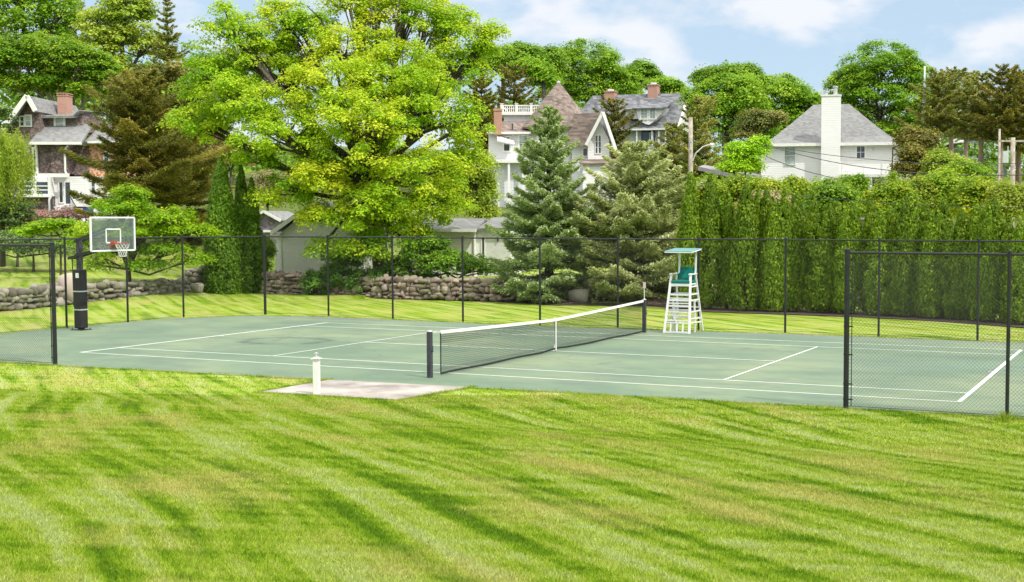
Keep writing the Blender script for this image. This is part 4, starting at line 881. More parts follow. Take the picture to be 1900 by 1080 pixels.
# dormers
dx0, dx1 = X_(1183), X_(1229); m = MB()
pr = [(dx0, Z_(206)), (dx0+.35, Z_(226)), (dx0+1.2, Z_(233)), ((dx0+dx1)/2, Z_(234)), (dx1-1.0, Z_(228)), (dx1-.2, Z_(216)), (dx1+.3, Z_(203))]; m.prism(pr, -.75, 1.6); dm = m.build('dormer', M['clap_white'], h.t)
m = MB(); m.slab([(dx0-.4, -1.1, Z_(203.5)), (dx1+.6, -1.1, Z_(203.5)), (dx1+.2, 2.6, Z_(190)), (dx0, 2.6, Z_(190))], .16); m.build('dormer_roof', M['roof_slate'], dm)
window(dm, X_(1192), X_(1203), Z_(223), Z_(206), -.75, nx=2, nz=3, pane='paneL', fr=.12); window(dm, X_(1208), X_(1217), Z_(223), Z_(206), -.75, nx=2, nz=3, pane='paneL', fr=.12)
m = MB(); m.box(X_(1162), X_(1184), -.2, 2, Z_(222), Z_(204)); m.build('dormer', M['clap_greywhite'], h.t)
m = MB(); m.slab([(X_(1160), -.6, Z_(204)), (dx0, -.6, Z_(204)), (dx0, 2.5, Z_(194)), (X_(1160), 2.5, Z_(194))], .14); m.build('dormer_roof', M['roof_slate'], h.t)
m = MB(); m.box(X_(1166), X_(1236), -.4, .35, -1, Z_(272)); m.build('porch_base', M['clap_greywhite'], h.t)
for a in (1183, 1210, 1222, 1234): box_part(h.t, 'column', 'trim', X_(a), X_(a)+.16, -.8, -.64, Z_(272), Z_(243))
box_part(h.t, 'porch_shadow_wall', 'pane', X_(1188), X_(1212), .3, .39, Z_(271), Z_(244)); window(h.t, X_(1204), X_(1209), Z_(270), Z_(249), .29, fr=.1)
for a, b_, pt_ in ((1106, 1125, 162), (1186, 1203, 152)): m = MB(); m.box(X_(a), X_(b_), yr-.6, yr+.6, Z_(190), Z_(pt_+3)); c_ = m.build('chimney', M['brick'], h.t); box_part(c_, 'chimney_cap', 'brick', X_(a)-.08, X_(b_)+.08, yr-.68, yr+.68, Z_(pt_+3), Z_(pt_+1)); box_part(c_, 'flue', 'white', X_((a+b_)/2)-.3, X_((a+b_)/2)+.3, yr-.3, yr+.3, Z_(pt_+1), Z_(pt_-3))

# ---- shingled house on the left
h = House('shingled_house', 'weathered brown shingle house with grey roofs and brick chimney on the left', 100, 92, 0); X_, Z_ = h.X, h.Z
m = MB(); m.box(X_(-60), X_(93), 1.2, 9, -1, Z_(322)); m.build('wall', M['sh_dark'], h.t)
m = MB(); m.box(X_(93), X_(122), .4, 8, Z_(322), Z_(266)); m.box(X_(62), X_(93), .8, 1.2, Z_(322), Z_(266)); m.build('upper_wall', M['sh_dark'], h.t)
m = MB(); m.box(X_(122), X_(150), 1.6, 8, Z_(324), Z_(268)); m.build('upper_wall', M['sh_dark'], h.t)
m = MB(); m.box(X_(150), X_(215), 1.7, 8, Z_(330), Z_(266)); m.build('side_wall', M['sh_orange'], h.t); window(h.t, X_(179), X_(186), Z_(300), Z_(280), 1.7, fr=.1); window(h.t, X_(52), X_(59), Z_(318), Z_(275), 1.2, fr=.14)
m = MB(); m.slab([(X_(58), -.1, Z_(266)), (X_(155), -.1, Z_(266)), (X_(148), 2.6, Z_(226)), (X_(58), 2.6, Z_(226))], .15); m.slab([(X_(150), .9, Z_(262)), (X_(222), .9, Z_(262)), (X_(215), 4.2, Z_(222)), (X_(150), 4.2, Z_(222))], .15); m.build('lower_roof', M['roof_grey'], h.t)
m = MB(); m.box(X_(58), X_(156), -.2, -.11, Z_(269), Z_(264)); m.box(X_(157), X_(222), .8, .88, Z_(265), Z_(261)); m.build('trim_board', M['trim'], h.t); box_part(h.t, 'band_board', 'trim', X_(60), X_(130), .0, .1, Z_(329), Z_(322))
m = MB(); m.box(X_(60), X_(131), 2.4, 6, Z_(240), Z_(209)); dm = m.build('dormer', M['sh_dark'], h.t)
m = MB(); m.slab([(X_(56), 1.8, Z_(212)), (X_(122), 1.8, Z_(212)), (X_(138), 6, Z_(197)), (X_(62), 6, Z_(197))], .16); m.slab([(X_(122), 1.8, Z_(212)), (X_(136), 6, Z_(201)), (X_(138), 6, Z_(197)), (X_(136), 1.6, Z_(203))], .1); m.build('dormer_roof', M['roof_grey'], dm)
window(dm, X_(81), X_(95), Z_(237), Z_(214), 2.4, nz=2, pane='paneL', fr=.16)
# front gable
m = MB(); m.prism([(X_(8), Z_(236)), (X_(62), Z_(236)), (X_(62), Z_(204)), (X_(47), Z_(182)), (X_(40), Z_(182))], 1.5, 7); gb = m.build('gable', M['sh_dark'], h.t); m = MB(); m.box(X_(-60), X_(62), 1.4, 8, Z_(322), Z_(236)); m.build('gable_wall', M['sh_dark'], h.t)
m = MB(); m.slab([(X_(4), .6, Z_(241)), (X_(50), .6, Z_(177)), (X_(30), 9, Z_(177)), (X_(-65), 9, Z_(241))], .16); m.slab([(X_(50), .6, Z_(177)), (X_(64), .6, Z_(206)), (X_(64), 9, Z_(206)), (X_(46), 9, Z_(177))], .16); m.build('gable_roof', M['roof_grey'], gb)
m = MB(); m.bar((X_(3), .5, Z_(240)), (X_(50), .5, Z_(178)), .12, .35); m.bar((X_(50), .5, Z_(178)), (X_(65), .5, Z_(206)), .12, .3); m.build('rake_board', M['trim'], gb)
window(gb, X_(25), X_(31), Z_(231), Z_(215), 1.5, nz=2, fr=.1); window(gb, X_(35), X_(44), Z_(231), Z_(213), 1.5, nz=2, pane='paneL', fr=.1)
m = MB(); m.box(X_(66), X_(84), 4, 5, Z_(215), Z_(169)); ch = m.build('chimney', M['brick'], h.t); m = MB(); m.box(X_(65), X_(85), 3.95, 5.05, Z_(169), Z_(167.5))
for i in range(4): m.box(X_(66+i*5.2), X_(68.6+i*5.2), 4, 4.3, Z_(167.5), Z_(165))
m.box(X_(65), X_(85), 3.95, 5.05, Z_(165), Z_(163.5)); m.build('chimney_cap', M['brick'], ch)
m = MB(); m.box(X_(38), X_(94), -.1, 1.2, Z_(364), Z_(329)); m.build('sunroom_wall', M['clap_white'], h.t)
for a, b_ in ((41, 62), (71, 92)): window(h.t, X_(a), X_(b_), Z_(360), Z_(338), -.1, nx=1, nz=3, fr=.12, mun=.08)
box_part(h.t, 'sill_board', 'trim', X_(28), X_(95), -.35, .0, Z_(366), Z_(363))
m = MB(); m.box(X_(38), X_(93), .1, 1.2, -1, Z_(366)); m.build('lower_wall', M['sh_dark'], h.t)
m = MB(); m.box(X_(45), X_(93), -.05, .08, -1, Z_(389)); m.build('foundation', M['brick'], h.t); box_part(h.t, 'foundation', 'brick', X_(130), X_(151), .2, .7, -1, Z_(386))
m = MB(); m.box(X_(94), X_(152), .8, 3, Z_(383), Z_(327)); m.build('entry_wall', M['clap_white'], h.t)
m = MB(); m.box(X_(152), X_(222), 1.0, 6, -1, Z_(327)); m.build('side_wall_lower', M['clap_white'], h.t); window(h.t, X_(161), X_(167), Z_(359), Z_(334), 1.0, fr=.08); window(h.t, X_(197), X_(203), Z_(350), Z_(335), 1.0, fr=.08)
box_part(h.t, 'corner_board', 'trim', X_(93), X_(96), -.2, .1, Z_(400), Z_(323))
window(h.t, X_(103), X_(109), Z_(375), Z_(338), .8, nz=1, fr=.08, name='door'); window(h.t, X_(114), X_(123), Z_(378), Z_(338), .8, nz=1, fr=.1, name='storm_door')
m = MB(); m.tube([(X_(126), .3, Z_(270)), (X_(120), .3, Z_(277)), (X_(120), .3, Z_(318)), (X_(124), .3, Z_(325))], .08, 6); m.tube([(X_(63), .7, Z_(268)), (X_(63), .7, Z_(322))], .1, 6); m.build('downspout', M['trim'], h.t)
m = MB()
for i in range(9): m.box(X_(97+i*6), X_(127+i*5), .3-i*.32, .8, Z_(383+i*3.4+3.4), Z_(383+i*3.4))
m.build('steps', M['white'], h.t)
m = MB(); 
for (xa_, za, xb_, zb_) in ((128, 363, 151, 384), (96, 366, 104, 372)):
    m.bar((X_(xa_), .2, Z_(za)), (X_(xb_), -.8, Z_(zb_)), .05); nn = 5
    for i in range(nn+1): f_ = i/nn; x_ = X_(xa_)+(X_(xb_)-X_(xa_))*f_; m.bar((x_, .2-f_, Z_(za+(zb_-za)*f_)), (x_, .2-f_, Z_(za+(zb_-za)*f_+20)), .03)
m.build('stair_railing', M['postgrey'], h.t)
p = at(164, 402, 89); t = thing('recycling_bin', 'dark blue bin standing beside the steps of the shingled house', 'bin', (p[0], p[1], p[2]-.1), YAWZ)
m = MB(); m.prism([(-.24, 0), (.24, 0), (.3, .75), (-.3, .75)], -.25, .25); m.build('body', M['bluebin'], t, bevel=.03); m = MB(); m.box(-.32, .32, -.29, .27, .75, .81); m.build('lid', M['bluebin'], t, bevel=.015)

# ---- cream garage behind the wall
h = House('cream_garage', 'cream clapboard garage with a grey gable roof behind the stone wall and maple', 566, 65.5, 0, 'garage'); X_, Z_ = h.X, h.Z
xa, xb = X_(522), X_(632); xm = X_(584); ze = Z_(431); zp = Z_(379)
m = MB(); m.prism([(xa, -1), (xb+1.2, -1), (xb+1.2, ze-.1), (xm, zp), (xa, ze)], 0, 6.5); m.build('wall', M['clap_cream'], h.t)
m = MB(); m.slab([(X_(508), -.35, Z_(431)+.12), (xm, -.35, zp+.16), (xm, 6.8, zp+.16), (X_(508), 6.8, Z_(431)+.12)], .12); m.slab([(xm, -.35, zp+.16), (xb+1.6, -.35, ze-.15), (xb+1.6, 6.8, ze-.15), (xm, 6.8, zp+.16)], .12); m.build('roof', M['roof_grey'], h.t)
m = MB(); m.bar((X_(507), -.4, Z_(432)+.0), (xm, -.4, zp+.03), .08, .2); m.bar((xm, -.4, zp+.03), (xb+1.6, -.4, ze-.28), .08, .2); m.box(X_(504), xa, -.35, 0, Z_(437), Z_(432)); m.build('rake_board', M['trim'], h.t)
m = MB(); m.box(X_(509), xa-.003, .12, 6.3, -1, Z_(435)); m.build('side_wall', M['clap_white'], h.t)
window(h.t, X_(594), X_(613), Z_(484), Z_(442), 0, nz=2, fr=.14)
box_part(h.t, 'corner_board', 'trim', xa-.12, xa, -.04, .1, -1, ze-.05)
h = House('cream_outbuilding', 'long low cream outbuilding with a white end behind the bushes right of the maple', 850, 65, -8, 'outbuilding'); X_, Z_ = h.X, h.Z
m = MB(); m.box(X_(740), X_(881), 0, 5, -1, Z_(428)); m.build('wall', M['clap_cream'], h.t)
m = MB(); m.slab([(X_(736), -.35, Z_(424)), (X_(887), -.35, Z_(426)), (X_(880), 2.5, Z_(405)), (X_(750), 2.5, Z_(405))], .12); m.slab([(X_(750), 2.5, Z_(405)), (X_(880), 2.5, Z_(405)), (X_(887), 5.4, Z_(426)), (X_(736), 5.4, Z_(426))], .12); m.build('roof', M['roof_grey'], h.t)
m = MB(); m.bar((X_(736), -.42, Z_(426.5)), (X_(888), -.42, Z_(428)), .12, .14); m.tube([(X_(886), -.4, Z_(431)), (X_(881), -.05, Z_(438)), (X_(881), -.05, 0)], .045, 6); m.build('gutter', M['trim'], h.t)
m = MB(); m.box(X_(881)+.003, X_(945), .4, 5.5, -1, Z_(425)); m.build('white_wall', M['white'], h.t); m = MB(); m.slab([(X_(884), .1, Z_(424)), (X_(950), .1, Z_(422)), (X_(945), 3, Z_(402)), (X_(890), 3, Z_(403))], .12); m.build('rear_roof', M['roof_grey'], h.t)
window(h.t, X_(892), X_(896), Z_(484), Z_(440), .4, nz=1, fr=.05, name='door'); box_part(h.t, 'wall_lamp', 'black', X_(921), X_(923), .3, .4, Z_(448), Z_(440))
# ---- small mauve shingle shed
h = House('shingled_shed', 'small mauve shingle shed with a pale gable trim between the evergreens and garage', 494, 80, 0, 'shed'); X_, Z_ = h.X, h.Z
m = MB(); m.prism([(X_(472), -1), (X_(520), -1), (X_(520), Z_(408)), (X_(492), Z_(394)), (X_(472), Z_(406))], 0, 4); m.build('wall', M['sh_purple'], h.t)
m = MB(); m.slab([(X_(466), -.3, Z_(407)), (X_(492), -.3, Z_(391)), (X_(492), 4.3, Z_(391)), (X_(466), 4.3, Z_(407))], .1); m.slab([(X_(492), -.3, Z_(391)), (X_(524), -.3, Z_(409)), (X_(540), 4.3, Z_(409)), (X_(500), 4.3, Z_(391))], .1); m.build('roof', M['roof_grey'], h.t)
m = MB(); m.bar((X_(466), -.35, Z_(408)), (X_(492), -.35, Z_(392.5)), .07, .16); m.bar((X_(492), -.35, Z_(392.5)), (X_(524), -.35, Z_(410)), .07, .16); m.box(X_(490), X_(506), -.3, 0, Z_(431), Z_(427)); m.build('rake_board', M['trim'], h.t)
# ---- pale blue house among the pines
h = House('pale_blue_house', 'small pale blue house with white trim seen between the pine trunks', 1820, 150, 8); X_, Z_ = h.X, h.Z
m = MB(); m.prism([(X_(1824), -1), (X_(1870), -1), (X_(1870), Z_(258)), (X_(1848), Z_(232)), (X_(1824), Z_(258))], 0, 8); m.build('wall', M['clap_blue'], h.t)
m = MB(); m.slab([(X_(1820), -.4, Z_(262)), (X_(1848), -.4, Z_(229)), (X_(1848), 8, Z_(229)), (X_(1820), 8, Z_(262))], .15); m.slab([(X_(1848), -.4, Z_(229)), (X_(1875), -.4, Z_(262)), (X_(1875), 8, Z_(262)), (X_(1848), 8, Z_(229))], .15); m.build('roof', M['roof_grey'], h.t)
m = MB(); m.prism([(X_(1777), -1), (X_(1812), -1), (X_(1812), Z_(264)), (X_(1795), Z_(256)), (X_(1777), Z_(264))], -1, 4); m.build('wing_wall', M['clap_blue'], h.t)
m = MB(); m.slab([(X_(1771), -1.5, Z_(266)), (X_(1795), -1.5, Z_(254)), (X_(1795), 4, Z_(254)), (X_(1771), 4, Z_(266))], .12); m.slab([(X_(1795), -1.5, Z_(254)), (X_(1818), -1.5, Z_(266)), (X_(1818), 4, Z_(266)), (X_(1795), 4, Z_(254))], .12); m.build('wing_roof', M['trim'], h.t)
window(h.t, X_(1837), X_(1843), Z_(272), Z_(258), 0, fr=.14, nx=2); window(h.t, X_(1786), X_(1790), Z_(285), Z_(268), -1, fr=.14, nz=1); window(h.t, X_(1797), X_(1801), Z_(280), Z_(266), -1, fr=.14, nz=1)
m = MB(); m.box(X_(1785), X_(1792), 1, 2, Z_(262), Z_(222)); m.build('chimney', M['bark_pale'], h.t)

# ================================================================ POLES AND WIRES
def pole(label, px, D, top_py, r, name='utility_pole', cat='utility pole', mat='woodpole', arm=None):
    o = root_at(px, D); H = at(px, top_py, D)[2]-o[2]; t = thing(name, label, cat, o, YAWZ)
    m = MB(); m.tube([(0, 0, -.3), (.02, 0, H*.5), (0, 0, H)], [r, r*.9, r*.78], 10); m.build('pole', M[mat], t, smooth=True); return t, o, H
tp, op, Hp = pole('weathered grey utility pole carrying the street lamp, right of the spruces', 1281, 82, 219, .17)
k = 82/F
ts = thing('street_lamp', 'street lamp on a curved metal arm fixed to the weathered utility pole', 'street lamp', op+np.array([0, 0, at(1283, 300, 82)[2]-op[2]]), YAWZ)
m = MB(); m.tube([(.12, -.1, 0), (.35, -.15, .55), (.8, -.15, .95), (1.1, -.15, 1.05), (1.25, -.15, 1.05)], .045, 8); m.build('arm', M['galv'], ts)
m = MB(); m.tube([(1.2, -.15, 1.05), (1.3, -.15, 1.07), (1.5, -.15, 1.06), (1.58, -.15, 1.04)], [.05, .13, .14, .04], 10); hd = m.build('lamp_head', M['galv'], ts); m = MB(); m.tube([(1.42, -.15, 1.02), (1.42, -.15, .93), (1.42, -.15, .87)], [.15, .13, .05], 10); m.build('lens', M['lampglass'], hd)
m = MB(); m.box(-.05, .05, -.28, -.16, Hp-2.1, Hp-1.7); m.tube([(0, -.2, Hp-1.6), (0, -.2, Hp-1.3)], .05, 6); m.build('bracket', M['galv'], tp)
t2, o2, H2 = pole('tall thin white mast rising in front of the pines', 1712, 120, 125, .09, 'mast', 'mast', 'white'); m = MB(); m.tube([(0, 0, H2-5), (0, 0, H2-3.6), (0, 0, H2)], [.25, .2, .02], 8); m.build('spire', M['galv'], t2)
t3, o3, H3 = pole('brown utility pole with grey boxes near the right edge of the photo', 1877, 75, 256, .17)
m = MB(); m.box(-.9, .9, -.05, .05, H3-.25, H3-.15); m.build('crossarm', M['woodpole'], t3); m = MB(); m.box(-.62, -.3, -.2, .1, H3-1.5, H3-.8); m.tube([(-.32, -.1, H3-.8), (-.32, -.1, H3-.5)], .03, 6); m.box(-.18, .05, -.3, -.16, H3-3.6, H3-3.1); m.build('transformer', M['galv'], t3)
t4, o4, H4 = pole('slender pale utility pole just left of the brown one', 1852, 88, 240, .10)
m = MB(); m.box(-1.5, .15, -.06, .06, 1.6, 1.75); m.build('crossarm', M['woodpole'], t4)
def wire(label, a, b, sag, r=.018):
    a = np.array(a); b = np.array(b); n = 14; pts = [a*(1-i/n)+b*(i/n)-np.array([0, 0, sag*4*(i/n)*(1-i/n)])-a for i in range(n+1)]
    m = MB(); m.tube(pts, r, 5); o = m.build('overhead_wire', M['postgrey'], None); o.location = a; return tag(o, label, 'wire')
P_ = at
wire('overhead wire running from the lamp pole past the top of the white house chimney side', P_(1282, 238, 82), P_(1960, 300, 72), .9)
wire('overhead wire crossing the white house wall from its left eave', P_(1425, 270, 104), P_(1960, 322, 70), .9, .028)
wire('lower overhead wire slanting down across the white house wall', P_(1421, 290, 104), P_(1640, 345, 76), .35, .03)
wire('overhead wire crossing low above the hedge tops on the right', P_(1283, 333, 82), P_(1960, 358, 62), .35, .02)
wire('lowest overhead wire just above the hedge tops on the right', P_(1400, 353, 64), P_(1960, 386, 58), .25, .015)
wire('overhead wire in front of the brown conifers left of the lamp pole', P_(1281, 293, 82), P_(1060, 296, 84), .15, .014)
wire('thin overhead wire through the pine trunks at the far right', P_(1690, 247, 96), P_(1960, 262, 92), .3, .018)
# small ramp of road and kerb up the hill between the pole and white house
m = MB(); m.slab([tuple(P_(1296, 309, 100)), tuple(P_(1355, 322, 98)), tuple(P_(1420, 326, 108)), tuple(P_(1325, 300, 118))], .3); tag(m.build('road', M['road']), kind='structure')

# ================================================================ HEDGE
words = ['first', 'second', 'third', 'fourth', 'fifth', 'sixth', 'seventh', 'eighth', 'ninth', 'tenth', 'eleventh', 'twelfth', 'thirteenth', 'fourteenth', 'fifteenth', 'sixteenth', 'seventeenth', 'eighteenth', 'nineteenth', 'twentieth', 'twenty-first', 'twenty-second', 'twenty-third', 'twenty-fourth', 'twenty-fifth', 'twenty-sixth', 'twenty-seventh', 'twenty-eighth', 'twenty-ninth', 'thirtieth', 'thirty-first', 'thirty-second', 'thirty-third']
tips = [(1282, 332), (1318, 338), (1349, 358), (1384, 349), (1401, 356), (1422, 358), (1439, 380), (1463, 358), (1481, 366), (1519, 367), (1541, 388), (1553, 383), (1567, 381), (1584, 386), (1617, 368), (1634, 397), (1652, 392), (1667, 398), (1681, 374), (1701, 389), (1717, 384), (1740, 388), (1732, 401), (1751, 378), (1771, 406), (1785, 398), (1813, 388), (1827, 382), (1845, 378), (1879, 409), (1893, 420)]
tips = sorted(tips)+[(1915, 405), (1935, 415)]
kw = dict(knee=.46, tp=.72, bulge=.10)
TH = [thuja_mesh(1, .15, 330, 60, .026, **kw), thuja_mesh(1, .15, 330, 60, .026, **kw), thuja_mesh(1, .15, 330, 60, .026, ((-.05, 0, .93), (.05, .02, 1.0)), **kw), thuja_mesh(1, .155, 330, 60, .027, **kw), thuja_mesh(1, .15, 330, 60, .026, ((-.055, 0, 1.0), (.06, -.02, .9)), **kw)]
trunkm = MB(); trunkm.tube([(0, 0, -.05), (0, 0, .5)], [.02, .01], 6); tkm = None
for i, (px, tip) in enumerate(tips):
    x, y, D = hedge_pt(px, .75+.45*((i*7) % 3-1)*.6); z0 = gz((x, y)); Hh = at(px, tip, D)[2]-z0; wide = np.interp(Hh, [3.6, 5.4], [.92, 1.0])*random.uniform(.92, 1.1)
    lab = 'pointed green arborvitae, %s from the left in the long hedge behind the court' % words[i]
    t = thing('arborvitae', lab, 'evergreen', (x, y, z0), random.uniform(0, 6.28), 'arborvitae hedge behind the court')
    c = link('crown', TH[i % 5], LM['thuja'], t); c.scale = (3.85*wide, 3.85*wide, Hh*.985)
    if tkm is None: tk = trunkm.build('trunk', M['bark_dark'], t); tkm = tk.data
    else: tk = link('trunk', tkm, None, t)
    tk.scale = (4.6, 4.6, Hh)
# ---- columnar evergreens behind the left corner of the court
for (px, D, tip, hw, lab, lm) in ((411, 60.0, 300, 30, 'tall narrow dark green columnar evergreen, left one of the pair', 'dark'), (456, 61.2, 310, 28, 'tall narrow columnar evergreen, right one of the pair, slightly darker', 'thujadark')):
    o = root_at(px, D); Hh = at(px, tip, D)[2]-o[2]; t = thing('columnar_evergreen', lab, 'evergreen', o, 0)
    me = thuja_mesh(Hh, hw*D/F, 520, 80, .13, bulge=.05, knee=.42, tp=.7) if lm == 'dark' else thuja_mesh(Hh, hw*D/F, 460, 75, .13, ((-.25, 0, 1.0), (.3, .1, .90)), bulge=.06, knee=.42, tp=.7)
    link('crown', me, LM['thujadark'], t); m = MB(); m.tube([(0, 0, -.1), (0, 0, 1.5)], .1, 6); m.build('trunk', M['bark_dark'], t)

# ================================================================ SPRUCES
conifer('blue_spruce', 'tall blue-green spruce with tiers of drooping branches behind the court', 'spruce', 1018, 56.5, 200, 112, 'spruce', nwh=23, nb=11, dens=400, el=.17, ew=.34, base=.0, irr=.13, side=.5, drp=.22, pw=.74, top=.45, bot=-.16)
conifer('pale_spruce', 'shorter paler spruce leaning over its neighbour between the tall spruce and umpire chair', 'spruce', 1180, 56.0, 272, 128, 'spruce2', nwh=19, nb=12, dens=420, el=.17, ew=.34, base=.02, irr=.2, side=.5, drp=.22, pw=.52, top=.35, bot=-.10)

# ================================================================ THE MAPLE AND ITS NEIGHBOURS
ml = [(430, 60, 60, 50, 0), (470, 115, 72, 58, 1), (395, 150, 70, 50, 0), (375, 235, 60, 50, -1), (450, 200, 80, 60, -2), (520, 130, 80, 65, 3), (560, 60, 50, 55, 2), (600, 45, 35, 45, 2), (640, 100, 62, 52, 1), (620, 180, 95, 75, -2), (530, 265, 95, 60, -3), (700, 50, 45, 55, 2), (790, 55, 50, 60, 2), (745, 150, 90, 75, 0), (690, 250, 100, 75, -4), (800, 210, 85, 75, -2), (855, 110, 60, 65, 2), (905, 75, 35, 30, 2), (858, 235, 50, 60, 0), (888, 290, 24, 34, 0), (600, 330, 85, 50, -3), (760, 320, 95, 65, -4), (845, 320, 48, 46, -1), (700, 395, 75, 50, -4), (620, 400, 60, 35, -3), (790, 385, 55, 40, -3), (680, 460, 55, 30, -3.5), (740, 440, 55, 35, -3), (600, 455, 32, 22, -3), (520, 30, 40, 35, 2), (840, 45, 40, 35, 3), (350, 210, 26, 24, -1), (480, 300, 48, 34, -2), (532, 352, 52, 38, -3), (595, 405, 38, 24, -3), (828, 372, 45, 34, -2), (770, 430, 48, 28, -3), (660, 10, 50, 40, 3), (760, -10, 60, 45, 3)]
broad('maple_tree', 'great spreading yellow-green maple towering over the cream garage', 'tree', 712, 63, ml, 1090, .66, 185, .145, 'maple', r0=.42, fork=(690, 325), flat=.58, every=3, lo=-.6, inner=.35, droop=.15)
org = root_at(712, 63)
t = thing('bare_snag', 'bare grey dead branches poking out of the maple top against the sky', 'branches', org)
m = MB()
for pts in ([(735, 250), (733, 60), (738, 30), (742, -10)], [(738, 60), (752, 30), (762, 5)], [(733, 40), (727, 10)], [(700, 200), (672, 60), (655, 40), (648, 12)], [(672, 70), (690, 30), (688, -5)], [(560, 190), (610, 60), (590, 30), (570, 12)]):
    q = [at(a, b, 64.5)-org for a, b in pts]; m.tube(q, list(np.linspace(.10, .025, len(q))), 6)
m.build('branch', M['bark_dark'], t)

# layered dogwood-like tree left
dl = [(225, 385, 55, 20), (300, 400, 60, 18), (190, 425, 45, 16), (260, 430, 70, 18), (350, 425, 48, 12), (215, 465, 45, 16), (310, 460, 50, 14), (360, 480, 32, 12), (275, 490, 40, 12), (180, 490, 28, 12), (240, 355, 35, 10), (150, 445, 30, 12)]
broad('layered_tree', 'small bright green tree with layered horizontal branches behind the backboard', 'tree', 235, 57.5, dl, 420, .42, 95, .12, 'dogwood', r0=.13, fork=(238, 500), flat=.42, every=2, upw=.9, lo=-.5, aspect=.6, droop=.35, inner=.3)
broad('low_bright_shrub', 'bright green low spreading shrub left of the backboard', 'shrub', 110, 60, [(115, 418, 32, 14), (80, 425, 30, 14), (145, 432, 25, 12), (50, 432, 22, 10)], 80, .4, 90, .13, 'dogwood', r0=.05, flat=.35, upw=1.0)
broad('pink_rhododendron', 'dark shrub with dusty pink blossom in front of the shingled house steps', 'shrub', 95, 80, [(70, 403, 28, 10), (120, 400, 30, 12), (150, 408, 22, 8)], 70, .45, 70, .14, 'pink', r0=.05)
broad('dark_rhododendron', 'dark leafy shrub below the shingled house at the far left', 'shrub', 30, 70, [(20, 400, 40, 35), (60, 425, 35, 18), (-15, 430, 40, 30)], 110, .5, 90, .14, 'darkshrub', r0=.06)
broad('grey_green_shrub', 'dull grey-green shrub mass behind the left chain link fence', 'shrub', 60, 67, [(20, 455, 45, 22), (75, 460, 40, 22), (-40, 458, 40, 25), (130, 462, 30, 18)], 170, .45, 90, .12, 'darkshrub', r0=.06)
# weeping tree at the left edge
D = 70; org = root_at(10, D); t = thing('weeping_tree', 'bright green weeping tree at the left edge in front of the shingled house', 'tree', org)
P = []; vv = []
for i in range(300):
    a = rng.normal(8, 26); b = rng.uniform(235, 335) if a < 45 else rng.uniform(250, 330); d = rng.normal()*1.0; s0 = at(a, b, D+d)-org; ln = rng.uniform(.8, 2.6); n = int(ln*36)
    if a > 64: continue
    u = np.sort(rng.random(n)); sw = rng.normal(size=2)*.22; p = np.stack([s0[0]+sw[0]*u, s0[1]+sw[1]*u, s0[2]-ln*u**1.15], 1)+rng.normal(size=(n, 3))*.07; P.append(p); vv.append(np.full(n, np.clip(rng.normal(.5, .2), 0, 1)))
P = np.concatenate(P); n = len(P); Tt = np.array([0, 0, -1.])+rng.normal(size=(n, 3))*.45
link('crown', np_mesh('crown', leafquads(P, unit(rng.normal(size=(n, 3))+np.array([0, 0, .5])), .15*rng.uniform(.6, 1.2, n), .45, Tt), 4, np.concatenate(vv)*.8), LM['yellowgreen'], t)
m = MB(); m.tube([(-.3, 0, -.3), (-.2, 0, 2.5), (.1, 0, 4.5), (.6, 0, 5.6)], [.16, .13, .08, .03], 7); m.tube([(-.2, 0, 2.5), (-.9, .2, 4.6), (-1.2, 0, 5.6)], [.1, .06, .03], 6); m.build('trunk', M['bark_dark'], t, smooth=True)
broad('conifer_sprig', 'dark conifer reaching in at the left edge beside the gable', 'tree', -20, 80, [(-8, 225, 26, 40), (-20, 300, 30, 60)], 90, .55, 70, .16, 'darkshrub', r0=.15, flat=.3)

# big olive cedars left of the maple
conifer('olive_cedar', 'broad olive-brown cedar with layered branches between the shingled house and maple', 'cedar', 262, 76, 150, 98, 'olive', nwh=19, nb=10, dens=280, el=.22, ew=.3, base=.24, irr=.34, side=.6, drp=.16, pw=.3, top=.35, bot=-.06)
conifer('olive_cedar', 'second olive cedar behind the columnar evergreens, partly hidden by the maple', 'cedar', 350, 80, 235, 75, 'olive', nwh=20, nb=8, dens=190, el=.24, ew=.28, base=.05, irr=.25, side=.5, drp=.12, pw=.5, top=.35, bot=-.1)
broad('dark_cedar', 'dark mixed evergreen standing behind the olive cedar', 'tree', 300, 112, [(290, 200, 70, 80), (340, 170, 45, 60), (250, 170, 35, 50), (380, 240, 50, 80)], 190, 1.1, 90, .32, 'olive', r0=.3, flat=.35)
conifer('brown_spruce', 'brownish pointed conifer against the sky left of the maple', 'conifer', 318, 132, 2, 62, 'brown', nwh=26, nb=9, dens=70, el=.42, ew=.3, base=.1, irr=.25, side=.4, drp=.15, pw=.8)
conifer('brown_spruce', 'dark brown conifer between the two tall trees at the top left', 'conifer', 148, 165, -35, 60, 'brown', nwh=22, nb=9, dens=50, el=.5, ew=.3, base=.1, irr=.25, side=.45, drp=.15, pw=.6)
broad('yellow_green_tree', 'tall airy yellow-green tree standing behind the olive cedar', 'tree', 232, 136, [(235, 20, 52, 40), (205, 80, 52, 42), (262, 95, 50, 55), (225, 140, 55, 35), (185, 45, 30, 30)], 200, 1.25, 90, .36, 'yellowgreen', r0=.4, flat=.5)
broad('tall_green_tree', 'tall vivid green tree filling the top left corner', 'tree', 40, 150, [(30, 30, 75, 60), (0, 100, 70, 60), (80, 60, 45, 50), (110, 30, 35, 40), (40, -20, 60, 40)], 230, 1.5, 100, .36, 'green', r0=.5)
fl_ = [(35, 110, 58, 45), (95, 105, 60, 42), (150, 125, 55, 40), (190, 145, 38, 28), (10, 150, 45, 38), (115, 155, 50, 20), (60, 160, 45, 25), (170, 165, 42, 14)]
